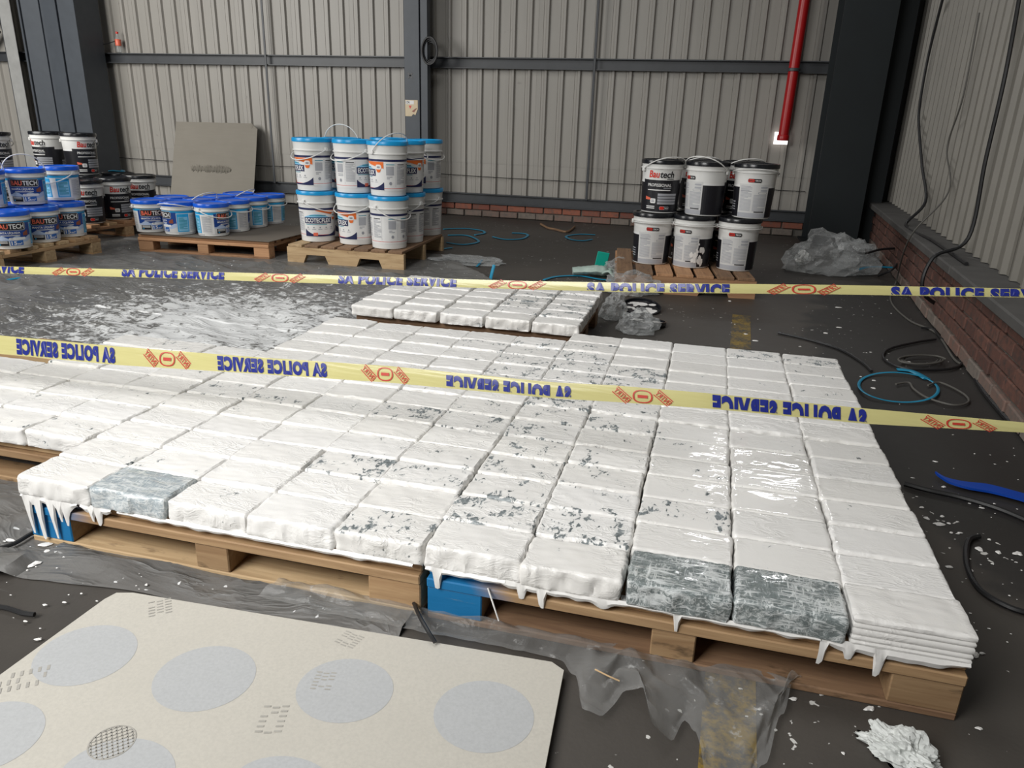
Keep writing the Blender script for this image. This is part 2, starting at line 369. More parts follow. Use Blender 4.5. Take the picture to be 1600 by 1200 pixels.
# ------------------------------------------------------------------ mesh helpers
class MB:
    def __init__(s): s.v = []; s.f = []; s.m = []; s.mats = []
    def mi(s, mat):
        if mat not in s.mats: s.mats.append(mat)
        return s.mats.index(mat)
    def add(s, vs, fs, mat):
        o = len(s.v); k = s.mi(mat); s.v += [tuple(v) for v in vs]
        for f in fs: s.f.append(tuple(i + o for i in f)); s.m.append(k)
    def mesh(s, name, smooth=False):
        me = bpy.data.meshes.new(name); me.from_pydata(s.v, [], s.f)
        for m in s.mats: me.materials.append(MAT[m])
        me.polygons.foreach_set('material_index', s.m)
        me.polygons.foreach_set('use_smooth', [smooth] * len(s.f)); me.update()
        if smooth: me.set_sharp_from_angle(angle=math.radians(42))
        return me
    def build(s, name, parent=None, smooth=False, loc=None):
        return link(name, s.mesh(name, smooth), parent, loc)
def link(name, me, parent=None, loc=None, rot=None):
    o = bpy.data.objects.new(name, me); COL.objects.link(o)
    if parent is not None: o.parent = parent
    if loc is not None: o.location = loc
    if rot is not None: o.rotation_euler = rot
    return o
def empty(name, loc=(0, 0, 0), rz=0.0):
    o = bpy.data.objects.new(name, None); o.empty_display_size = 0.1; COL.objects.link(o); o.location = loc; o.rotation_euler = (0, 0, rz); return o
def tag(o, label=None, cat=None, group=None, kind=None):
    if label: o['label'] = label
    if cat: o['category'] = cat
    if group: o['group'] = group
    if kind: o['kind'] = kind
    return o
def cbox(l, w, h, c=0.004):
    """box centred on the origin with chamfered edges"""
    bm = bmesh.new(); bmesh.ops.create_cube(bm, size=1)
    for v in bm.verts: v.co = Vector((v.co.x * l, v.co.y * w, v.co.z * h))
    if c: bmesh.ops.bevel(bm, geom=bm.edges[:], offset=min(c, l / 3, w / 3, h / 3), segments=1, affect='EDGES')
    vs = [v.co.copy() for v in bm.verts]; fs = [[v.index for v in f.verts] for f in bm.faces]; bm.free(); return vs, fs
_boxes = {}
def box_mesh(l, w, h, mat, c=0.004):
    k = (round(l, 4), round(w, 4), round(h, 4), mat, c)
    if k not in _boxes:
        b = MB(); b.add(*cbox(l, w, h, c), mat); _boxes[k] = b.mesh('board')
    return _boxes[k]
def box(name, l, w, h, loc, mat, parent=None, rz=0.0, c=0.004):
    return link(name, box_mesh(l, w, h, mat, c), parent, loc, (0, 0, rz))
def prism(mb, pts, z0, z1, mat):
    """extrude a flat outline (x,y) between two heights"""
    n = len(pts)
    vs = [(x, y, z0) for x, y in pts] + [(x, y, z1) for x, y in pts]
    fs = [tuple(range(n, 2 * n)), tuple(reversed(range(n)))] + [(i, (i + 1) % n, n + (i + 1) % n, n + i) for i in range(n)]
    mb.add(vs, fs, mat)
def lathe(mb, prof, mat, seg=40, cap0=True, cap1=True):
    vs = []; fs = []
    for r, z in prof:
        for k in range(seg): a = 2 * PI * k / seg; vs.append((r * math.cos(a), r * math.sin(a), z))
    for i in range(len(prof) - 1):
        for k in range(seg):
            k2 = (k + 1) % seg; fs.append((i * seg + k, i * seg + k2, (i + 1) * seg + k2, (i + 1) * seg + k))
    if cap0: fs.append(tuple(reversed(range(seg))))
    if cap1: fs.append(tuple((len(prof) - 1) * seg + k for k in range(seg)))
    mb.add(vs, fs, mat)
def spline(pts, n=8, closed=False):
    P = [Vector(p) for p in pts]; out = []; m = len(P)
    rng = range(m) if closed else range(m - 1)
    for i in rng:
        if closed: a, b, c, d = P[(i - 1) % m], P[i], P[(i + 1) % m], P[(i + 2) % m]
        else: a, b, c, d = P[max(i - 1, 0)], P[i], P[i + 1], P[min(i + 2, m - 1)]
        for k in range(n):
            t = k / n
            out.append(0.5 * ((2 * b) + (c - a) * t + (2 * a - 5 * b + 4 * c - d) * t * t + (3 * b - a - 3 * c + d) * t ** 3))
    if not closed: out.append(P[-1])
    return out
def tube(mb, pts, r, mat, seg=6, closed=False, flatten=1.0):
    """round (or flattened) tube along a path; the frame is carried along so it never twists"""
    n = len(pts); vs = []; fs = []; s = None
    for i, p in enumerate(pts):
        t = (pts[(i + 1) % n] - pts[i - 1]) if closed else (pts[min(i + 1, n - 1)] - pts[max(i - 1, 0)])
        t = t.normalized() if t.length > 1e-9 else Vector((1, 0, 0))
        if s is None:
            s = t.cross(Vector((0, 0, 1))); s = s.normalized() if s.length > 0.15 else t.cross(Vector((0, 1, 0))).normalized()
        else:
            s = s - t * s.dot(t); s = s.normalized() if s.length > 1e-6 else t.orthogonal().normalized()
        u = s.cross(t)
        for k in range(seg): a = 2 * PI * k / seg; vs.append(p + s * (r * math.cos(a)) + u * (r * flatten * math.sin(a)))
    for i in range(n if closed else n - 1):
        j = (i + 1) % n
        for k in range(seg): k2 = (k + 1) % seg; fs.append((i * seg + k, i * seg + k2, j * seg + k2, j * seg + k))
    if not closed: fs += [tuple(reversed(range(seg))), tuple((n - 1) * seg + k for k in range(seg))]
    mb.add(vs, fs, mat)
_txt = {}
def text_geo(s, bold=0.0, shear=0.0, space=1.0):
    """outline letters of a string: vertices normalised to a box 1 high starting at x = 0"""
    k = (s, bold, shear, space)
    if k not in _txt:
        cu = bpy.data.curves.new('t', 'FONT'); cu.body = s; cu.offset = bold; cu.shear = shear; cu.space_character = space; cu.resolution_u = 3
        o = bpy.data.objects.new('t', cu); COL.objects.link(o)
        bpy.context.view_layer.update()
        me = bpy.data.meshes.new_from_object(o.evaluated_get(bpy.context.evaluated_depsgraph_get()))
        vs = [(v.co.x, v.co.y) for v in me.vertices]; fs = [tuple(p.vertices) for p in me.polygons]
        bpy.data.objects.remove(o); bpy.data.curves.remove(cu); bpy.data.meshes.remove(me)
        x0 = min(v[0] for v in vs); x1 = max(v[0] for v in vs); y0 = min(v[1] for v in vs); y1 = max(v[1] for v in vs)
        _txt[k] = ([((x - x0) / (y1 - y0), (y - y0) / (y1 - y0)) for x, y in vs], fs, (x1 - x0) / (y1 - y0))
    return _txt[k]

# ================================================================== SETTING
# floor slab
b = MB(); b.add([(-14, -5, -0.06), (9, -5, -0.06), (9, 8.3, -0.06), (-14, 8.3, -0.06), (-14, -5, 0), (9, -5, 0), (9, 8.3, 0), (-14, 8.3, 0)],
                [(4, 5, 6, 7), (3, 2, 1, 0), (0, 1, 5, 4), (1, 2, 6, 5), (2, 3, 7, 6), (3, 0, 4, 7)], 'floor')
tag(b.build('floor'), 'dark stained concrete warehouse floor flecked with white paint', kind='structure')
b = MB(); prism(b, [(0.655, -0.9), (0.765, -0.9), (0.915, 3.6), (0.80, 3.6)], 0.0005, 0.002, 'yellow')
tag(b.build('floor_line'), 'worn yellow line painted across the concrete floor under the pallets', 'line')

YW = 7.86
wall = tag(empty('wall_back', (0, YW, 0)), 'grey ribbed metal back wall with dark horizontal steel rails', kind='structure')
def ribbed(nr, pitch, h, dep, mat, rib=0.055, top=0.026):
    """one cladding sheet: nr ribs, lying in the XZ plane, ribs proud towards -Y"""
    prof = [(0, 0)]
    for i in range(nr):
        x = i * pitch
        prof += [(x + pitch * 0.32, 0), (x + pitch * 0.335, -0.004), (x + pitch * 0.35, 0),
                 (x + pitch * 0.5 - rib / 2 + 0.02, 0), (x + pitch * 0.5 - top / 2 + 0.02, -dep), (x + pitch * 0.5 + top / 2 + 0.02, -dep), (x + pitch * 0.5 + rib / 2 + 0.02, 0)]
    prof.append((nr * pitch + 0.008, -0.002)); n = len(prof)
    vs = [(x, y, 0) for x, y in prof] + [(x, y, h) for x, y in prof] + [(x, y + 0.002, 0) for x, y in prof] + [(x, y + 0.002, h) for x, y in prof]
    fs = [(i, i + 1, n + i + 1, n + i) for i in range(n - 1)] + [(2 * n + i + 1, 2 * n + i, 3 * n + i, 3 * n + i + 1) for i in range(n - 1)]
    fs += [(n + i, n + i + 1, 3 * n + i + 1, 3 * n + i) for i in range(n - 1)]
    b = MB(); b.add(vs, fs, mat); return b.mesh('cladding_sheet')
low = ribbed(4, 0.2, 0.50, 0.028, 'clad'); high = ribbed(4, 0.2, 3.6, 0.028, 'clad')
for i in range(-14, 4):
    x = i * 0.8
    z0 = 0.02 if x < -3.0 else 0.19
    if x < -3.0:
        link('cladding_sheet', ribbed_low, wall, (x, 0, z0)) if i > -14 else None or (globals().__setitem__('ribbed_low', ribbed(4, 0.2, 0.65, 0.028, 'clad')))
        if i == -14: link('cladding_sheet', ribbed_low, wall, (x, 0, z0))
    else: link('cladding_sheet', low, wall, (x, 0, z0))
    link('cladding_sheet', high, wall, (x, -0.004, 0.655))
def rail(name, x0, x1, z, h, d, parent, y=-0.03):
    """steel channel: web with two lips, open to the room"""
    b = MB(); t = 0.012
    pts = [(0, 0), (-d, 0), (-d, t), (-t, t), (-t, h - t), (-d, h - t), (-d, h), (0, h)]
    n = len(pts)
    vs = [(x0, y + p, z + q) for p, q in pts] + [(x1, y + p, z + q) for p, q in pts]
    b.add(vs, [(i, (i + 1) % n, n + (i + 1) % n, n + i) for i in range(n)] + [tuple(range(n)), tuple(reversed(range(n, 2 * n)))], 'girt')
    return b.build(name, parent)
rail('girt', -9.6, -3.12, 1.745, 0.125, 0.07, wall); rail('girt', -3.0, 1.75, 1.745, 0.125, 0.07, wall)
rail('bottom_rail', -9.6, -3.12, 0.155, 0.14, 0.05, wall); rail('bottom_rail', -3.0, 1.75, 0.165, 0.125, 0.05, wall)
for x in (-5.13, -0.89): box('tie_bar', 0.03, 0.012, 3.3, (x, -0.045 - 0.07, 1.93), 'girt', wall)
b = MB(); b.add(*cbox(4.9, 0.08, 0.165, 0.002), 'mortar'); b.build('mortar', wall, loc=(-0.75, 0.01, 0.083))
for r, (z, mt) in enumerate(((0.042, 'brick_low'), (0.122, 'brick'))):
    for i in range(21):
        x = -3.05 + i * 0.235 + (0.1 if r else 0)
        if x > 1.6: continue
        box('brick', 0.222, 0.06, 0.07, (x + random.uniform(-.006, .006), -0.02 - random.uniform(0, 0.012), z), mt, wall, random.uniform(-.02, .02), 0.006)
# thin wire strung along the back wall
b = MB(); tube(b, spline([(x, YW - 0.05 - 0.004, 0.50 + 0.012 * math.sin(x * 1.3)) for x in (-7.7, -6, -4.5, -3.2, -2, -0.5, 0.8, 1.6)], 6), 0.004, 'cable', 5)
tag(b.build('wire', smooth=True), 'thin dark wire strung low along the grey ribbed back wall', 'wire')

# right wall: dwarf brick wall, ledge and cladding, running away from the camera
WR = math.atan(0.066)          # it is not quite square to the back wall
wr = tag(empty('wall_right', (1.80, 0, 0), -WR), 'dim right side wall, brick base with ledge under ribbed metal', kind='structure')
b = MB(); b.add(*cbox(0.18, 9.2, 0.40, 0.003), 'mortar'); b.build('mortar', wr, loc=(0.105, 3.35, 0.2))
for r in range(5):
    for i in range(38):
        y = -1.1 + i * 0.235 + (0.117 if r % 2 else 0)
        if y < 0.9 or y > 7.75: continue
        mt = 'brick_dark' if r else 'brick_low'
        link('brick', box_mesh(0.05, 0.222, 0.068, mt, 0.006), wr, (0.022 + random.uniform(-.006, .006), y, 0.042 + r * 0.079), (0, 0, random.uniform(-.02, .02)))
for i in range(6): box('ledge', 0.27, 1.495, 0.055, (0.07, -0.4 + i * 1.5, 0.43), 'ledge', wr, random.uniform(-.004, .004), 0.008)
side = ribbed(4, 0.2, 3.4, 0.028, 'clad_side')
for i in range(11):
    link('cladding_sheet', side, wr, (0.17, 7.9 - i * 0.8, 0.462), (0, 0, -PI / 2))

# ------------------------------------------------------------------ steel columns
def h_column(name, loc, w, d, h, mat, label, tf=0.02, tw=0.02, along='y'):
    """H section: two flanges and a web, with a base plate"""
    e = tag(empty(name, loc), label, 'column')
    if along == 'y':
        box('flange', w, tf, h, (0, -d / 2, h / 2), mat, e, c=0.003); box('flange', w, tf, h, (0, d / 2, h / 2), mat, e, c=0.003)
        box('web', tw, d - tf, h, (0, 0, h / 2), mat, e, c=0)
    else:
        box('flange', tf, d, h, (-w / 2, 0, h / 2), mat, e, c=0.003); box('flange', tf, d, h, (w / 2, 0, h / 2), mat, e, c=0.003)
        box('web', w - tf, tw, h, (0, 0, h / 2), mat, e, c=0)
    box('base_plate', w + 0.08, d + 0.06, 0.02, (0, 0, 0.01), mat, e)
    return e
# middle column: a front flange facing the room, a darker channel beside it
mid = h_column('steel_column', (-3.03, 7.62, 0), 0.19, 0.24, 4.2, 'steel', 'blue-grey steel column with a small cream number sticker')
box('stiffener', 0.09, 0.10, 4.2, (0.145, -0.06, 2.1), 'steel', mid, c=0.003)
lc = tag(empty('steel_column', (-7.98, 7.50, 0)), 'wide blue-grey steel column behind the black-lidded bucket stack', 'column')
box('flange', 0.86, 0.02, 4.2, (0, 0.20, 2.1), 'steel', lc, c=0.003); box('web', 0.84, 0.34, 4.2, (0, 0.02, 2.1), 'steel', lc, c=0.01)
box('cover_plate', 0.26, 0.02, 4.2, (-0.27, -0.175, 2.1), 'steel', lc, 0.10, 0.003); box('cover_plate', 0.22, 0.02, 4.2, (0.02, -0.165, 2.1), 'steel', lc, -0.06, 0.003)
box('flange', 0.03, 0.42, 4.2, (0.43, 0, 2.1), 'steel', lc, c=0.003); box('flange', 0.03, 0.42, 4.2, (-0.43, 0, 2.1), 'steel', lc, c=0.003)
box('base_plate', 0.95, 0.5, 0.02, (0, 0, 0.01), 'steel', lc)
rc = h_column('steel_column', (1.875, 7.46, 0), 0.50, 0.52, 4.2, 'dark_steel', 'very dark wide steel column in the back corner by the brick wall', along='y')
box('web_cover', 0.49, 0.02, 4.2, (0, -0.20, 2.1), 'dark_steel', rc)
cp = tag(empty('corner_shade_filler', (2.20, 7.62, 0)), 'dark filler added for the shaded gap between wide column and side wall', 'post')  # dark sections added in place of the shade in this recess
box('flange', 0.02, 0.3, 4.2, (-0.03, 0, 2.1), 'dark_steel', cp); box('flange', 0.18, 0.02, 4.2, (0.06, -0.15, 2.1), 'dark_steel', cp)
# pale angle post and brace at the far left
pp = tag(empty('angle_post', (-9.02, 7.66, 0)), 'pale worn steel angle post beside the wide blue-grey column', 'post')
box('leg', 0.2, 0.012, 4.2, (0.0, 0, 2.1), 'pale_steel', pp); box('leg', 0.012, 0.12, 4.2, (-0.1, 0.05, 2.1), 'girt', pp)
br = tag(empty('wall_brace', (-9.3, 7.7, 1.5)), 'dark diagonal steel brace at the left edge of the back wall', 'brace')
o = box('diagonal_bar', 1.3, 0.03, 0.09, (-0.42, 0, 0.22), 'girt', br); o.rotation_euler = (0, -0.72, 0)
box('horizontal_bar', 1.3, 0.06, 0.12, (-0.52, 0.02, 0.78), 'girt', br)

# sticker and mark on the middle column
yf = 7.62 - 0.12 - 0.0115
p0 = aty(633, 156, yf); p1 = aty(653, 182, yf)
st = tag(empty('number_sticker', ((p0.x + p1.x) / 2, yf, (p0.z + p1.z) / 2)), 'torn cream sticker numbered 174 on the middle steel column', 'sticker')
sw, sh = p1.x - p0.x, p0.z - p1.z
def flat_poly(mb, pts, y, mat): mb.add([(x, y, z) for x, z in pts], [tuple(range(len(pts)))], mat)
b = MB(); n = 9
out = [(-sw / 2, -sh / 2), (0.0, -sh / 2), (0.02, -sh * 0.36), (0.05, -sh * 0.42), (sw / 2, -sh * 0.05), (sw / 2, sh / 2), (-sw / 2, sh / 2)]
vs = [(x, 0, z) for x, z in out] + [(x, -0.002, z) for x, z in out]; m_ = len(out)
b.add(vs, [tuple(range(m_, 2 * m_)), tuple(reversed(range(m_)))] + [(i, (i + 1) % m_, m_ + (i + 1) % m_, m_ + i) for i in range(m_)], 'ink_cream'); b.build('paper', st)
b = MB(); flat_poly(b, [(-sw * .46, sh * .24), (sw * .2, sh * .24), (sw * .2, sh * .46), (-sw * .46, sh * .46)], -0.003, 'ink_white')
g, f, wd = text_geo('174', 0.02); b.add([(-sw * .42 + x * sh * .2 * 0.62 / wd * 1.9, -0.004, sh * .26 + y * sh * .17) for x, y in g], f, 'ink_black')
flat_poly(b, [(-sw * .1, -sh * .05), (sw * .02, sh * .16), (-sw * .22, sh * .16)], -0.003, 'ink_red')
flat_poly(b, [(sw * .02, -sh * .2), (sw * .3, -sh * .02), (sw * .47, sh * .02), (sw * .2, -sh * .25)], -0.003, 'ink_brown')
b.build('lettering', st)
b = MB(); c_ = aty(641, 118, yf)
for s_ in (1, -1): b.add([(c_.x + dx * math.cos(.8) - dz * s_ * math.sin(.8), yf - 0.001, c_.z + dx * s_ * math.sin(.8) + dz * math.cos(.8)) for dx, dz in ((-.04, -.009), (.04, -.009), (.04, .009), (-.04, .009))], [(0, 1, 2, 3)], 'ink_black')
tag(b.build('cross_mark'), 'small black cross marked on the middle steel column', 'mark')
# coil of cable behind the column
b = MB()
cc = aty(674, 80, 7.55)
for k in range(4):
    r = 0.085 + 0.014 * k
    tube(b, [Vector((cc.x + 0.0 + r * 0.75 * math.cos(a), cc.y - 0.02 * k, cc.z + r * 1.15 * math.sin(a))) for a in [2 * PI * i / 22 for i in range(22)]], 0.012, 'cable', 6, True)
tag(b.build('cable_coil', smooth=True), 'coil of black cable hung beside the middle steel column', 'cable')
# red fire pipe
rp = tag(empty('red_pipe', (0, 0, 0)), 'red vertical pipe in front of the dark end of the back wall', 'pipe')
a0 = aty(1223, 219, 7.62); a1 = aty(1259, -10, 7.62)
b = MB(); tube(b, [Vector((a0.x + (a1.x - a0.x) * t, 7.62, a0.z + (a1.z - a0.z) * t)) for t in (0, 0.5, 1, 1.6)], 0.055, 'red_paint', 20); b.build('pipe', rp, True)
b = MB(); lathe(b, [(0.062, 0), (0.064, 0.01), (0.064, 0.05), (0.058, 0.06)], 'red_paint', 20); b.build('end_collar', rp, True, (a0.x, 7.62, a0.z - 0.005))
g_ = aty(1250, 112, 7.62)
b = MB(); lathe(b, [(0.06, 0), (0.068, 0.004), (0.068, 0.03), (0.06, 0.034)], 'girt', 20); b.build('clamp', rp, True, (a0.x + (a1.x - a0.x) * 0.49, 7.62, g_.z))
# the hole cut in the sheet behind the pipe end, daylight shining through
m, nt, bb = new_mat('daylight_in_hole'); bb.inputs['Emission Color'].default_value = (1, 0.93, 0.92, 1); bb.inputs['Emission Strength'].default_value = 1.6; MAT['hole'] = m
h0 = aty(1211, 206, 7.80); h1 = aty(1230, 226, 7.80)
b = MB(); b.add([(h0.x, 0, h1.z), (h1.x, 0, h1.z), (h1.x, 0, h0.z), (h0.x, 0, h0.z), (h0.x, .01, h1.z), (h1.x, .01, h1.z), (h1.x, .01, h0.z), (h0.x, .01, h0.z)],
                [(0, 1, 2, 3), (5, 4, 7, 6), (0, 4, 5, 1), (1, 5, 6, 2), (2, 6, 7, 3), (3, 7, 4, 0)], 'hole')
tag(b.build('window_1', loc=(0, 7.80, 0)), 'square hole in back wall letting daylight in behind red pipe', kind='structure')
# plastic bottle tied on the girt
p = aty(186, 86, 7.74)
bt = tag(empty('plastic_bottle', (p.x, 7.755, 1.871)), 'small clear bottle with red cap and label standing on the rail', 'bottle')
b = MB(); lathe(b, [(0.022, 0), (0.034, 0.008), (0.034, 0.07), (0.03, 0.10), (0.034, 0.13), (0.034, 0.17), (0.014, 0.215), (0.013, 0.23)], 'bag', 18); b.build('body', bt, True)
b = MB(); lathe(b, [(0.036, 0.085), (0.037, 0.09), (0.037, 0.16), (0.034, 0.165)], 'ink_coral', 18, False, False); b.build('label', bt, True)
b = MB(); lathe(b, [(0.017, 0.232), (0.017, 0.255), (0.013, 0.258)], 'ink_red', 16); b.build('cap', bt, True)
b = MB(); tube(b, spline([aty(151, 62, 7.75), aty(158, 69, 7.73), aty(168, 68, 7.73), aty(181, 64, 7.74)], 6), 0.006, 'cable'); tag(b.build('wire', smooth=True), 'short dark wire tying the red-capped bottle to the wall', 'wire')

# cables on the right wall and over the ledge
def cable(name, pts, r, mat, label, cat='cable', n=8, closed=False):
    b = MB(); tube(b, spline(pts, n, closed), r, mat, 7, closed); return tag(b.build(name, smooth=True), label, cat)
def wx(y, off): return 1.80 + 0.066 * y + off
def onclad(x, y, off=0.10):
    """point just in front of the right cladding seen at this pixel"""
    d = _ray(x, y); t = (1.80 + 0.066 * CAM.y + off - CAM.x) / (d.x - 0.066 * d.y); return CAM + d * t
cable('wall_cable', [onclad(*q) for q in ((1474, -6), (1450, 90), (1437, 165), (1436, 200), (1441, 260), (1446, 315))] + [Vector((wx(5.3, -0.02), 5.3, 0.465)), Vector((wx(4.4, 0.02), 4.4, 0.468)), Vector((wx(3.4, 0.03), 3.4, 0.468))], 0.012, 'cable', 'black cable drooping down the side wall onto the brick ledge')
cable('conduit', [onclad(*q) for q in ((1594, -10), (1570, 120), (1540, 250), (1513, 372))] + [Vector((wx(3.75, -0.09), 3.72, 0.445)), Vector((wx(3.7, -0.10), 3.7, 0.22)), at(1500, 500, 0.03) , at(1520, 580, 0.015), at(1560, 640, 0.015), at(1640, 720, 0.015)], 0.012, 'cable', 'thick black cable running down the side wall to the floor')
cable('thin_cable', [onclad(1530, 20), onclad(1505, 150), onclad(1480, 230), onclad(1482, 300), Vector((wx(4.6, -0.09), 4.6, 0.46)), at(1400, 440, 0.02), at(1392, 470, 0.008), at(1420, 500, 0.008), at(1462, 520, 0.008), at(1490, 560, 0.008), at(1505, 570, 0.008)], 0.006, 'grey_cable', 'thin grey cord trailing from the side wall to the floor')

# ================================================================== PALLETS
PH = 0.147                      # deck height
def board_obj(name, l, w, h, loc, mat, parent, rz=0.0): return box(name, l, w, h, loc, mat, parent, rz, 0.003)
def block_pallet(x0, y0, W, D, label, mats, rz=0.0, group=None, blue=(), front_mat=None, paint=None, z=0.0, h=PH):
    """nine-block pallet whose long boards run along X; x0,y0 = its front left corner"""
    e = tag(empty('pallet', (x0, y0, z), rz), label, 'pallet', group)
    t = 0.027; tb = 0.018; bh = h - 2 * t - tb
    ma, mb_, mc = mats
    for i, fy in enumerate((0.07, 0.21, 0.36, 0.5, 0.64, 0.79, 0.93)):
        board_obj('deck_board', W, 0.10 if i in (0, 6) else 0.095, t, (W / 2, fy * D, h - t / 2), (front_mat or ma) if i == 0 else random.choice((ma, mb_)), e)
    board_obj('deck_board', W, 0.035, t, (W / 2, 0.0185, h - t / 2), front_mat or ma, e) if False else None
    board_obj('stringer_board', W, 0.10, t - 0.001, (W / 2, 0.05, h - 1.5 * t), front_mat or mb_, e); board_obj('stringer_board', W, 0.10, t - 0.001, (W / 2, D - 0.05, h - 1.5 * t), mb_, e)
    for fx in (0.05, W / 2, W - 0.05): board_obj('stringer_board', D - 0.205, 0.10, t - 0.001, (fx, D / 2, h - 1.5 * t), mb_, e, PI / 2)
    for iy, y in enumerate((0.055, D / 2, D - 0.055)):
        board_obj('base_board', W, 0.10, tb, (W / 2, y, tb / 2), mc, e)
        for ix, x in enumerate((0.07, W / 2, W - 0.07)):
            board_obj('block', 0.14 if ix != 1 else 0.10, 0.10, bh, (x, y, tb + bh / 2), 'blue_wood' if (ix, iy) in blue else ma, e)
    return e
def drips(parent, spec, y, ztop, seed, name='paint_drip'):
    """paint that has run over the front edge: a thin curtain with a wavy hem"""
    rnd = random.Random(seed)
    for x0, x1, depth, runs in spec:
        b = MB(); n = max(8, int((x1 - x0) / 0.006)); top = []; bot = []
        for i in range(n + 1):
            x = x0 + (x1 - x0) * i / n; u = i / n
            d = depth * (0.55 + 0.75 * noise.noise(Vector((x * 22, seed, 0)))) * min(1, 6 * u, 6 * (1 - u))
            d = max(d, 0.002)
            for rx, rl in runs:
                k = abs(x - rx) / 0.0055
                if k < 1.6: d = max(d, rl * max(0, 1 - (k / 1.6) ** 6) ** .5)
            bot.append((x, ztop - d)); top.append((x, ztop + 0.010))
        vs = [(x, y, z) for x, z in top] + [(x, y - 0.006, (z + zz) / 2) for (x, z), (_, zz) in zip(bot, top)] + [(x, y - 0.001, z) for x, z in bot]
        m = n + 1
        b.add(vs, [(r * m + i, r * m + i + 1, (r + 1) * m + i + 1, (r + 1) * m + i) for r in range(2) for i in range(n)], 'paint_plain')
        b.build(name, parent, True)
W_, D_ = 1.185, 0.985
p1 = block_pallet(-1.195, 0.006, W_, D_, 'wooden pallet with blue corner block under the front left packages', ('wood', 'wood', 'wood_pale'), blue=((0, 0),), front_mat='half_blue')
p2 = block_pallet(0.008, 0.006, 1.195, D_, 'wooden pallet with blue corner block under the front right packages', ('wood', 'wood_pale', 'wood_dark'), blue=((0, 0),), front_mat='half_blue')
p3 = block_pallet(-2.40, 0.27, 1.19, 1.0, 'bare-edged wooden pallet at far left half covered by packages', ('wood_pale', 'wood', 'wood'))
p5 = block_pallet(-1.185, 1.03, W_, 0.95, 'wooden pallet under the middle left packages behind the front row', ('wood', 'wood', 'wood'))
p4 = block_pallet(0.012, 1.04, 1.195, 0.98, 'wooden pallet under the middle right packages behind the front row', ('wood', 'wood', 'wood'))
p6 = block_pallet(-1.235, 2.17, 1.215, 0.86, 'dark wooden pallet under the rearmost packages', ('wood_dark', 'wood_dark', 'wood_dark'))
drips(p1, [(0.0, 0.19, 0.035, ((0.02, 0.115), (0.055, 0.13), (0.10, 0.118), (0.125, 0.06), (0.145, 0.07))), (0.20, 0.30, 0.02, ((0.235, 0.04), (0.255, 0.05))), (0.32, 1.17, 0.012, ())], -0.003, 0.147, 3)
drips(p2, [(0.0, 0.2, 0.012, ((0.03, 0.05),)), (0.18, 0.5, 0.02, ((0.29, 0.05), (0.24, 0.035))), (0.5, 0.9, 0.010, ((0.60, 0.045),)), (0.9, 1.19, 0.028, ((0.905, 0.06), (0.96, 0.035), (1.02, 0.065)))], -0.003, 0.147, 5)
b = MB(); prism(b, [(0.47, -0.006), (0.95, -0.006), (0.95, 0.03), (0.47, 0.03)], 0.1475, 0.1495, 'paint_plain'); b.build('paint_film', p2)

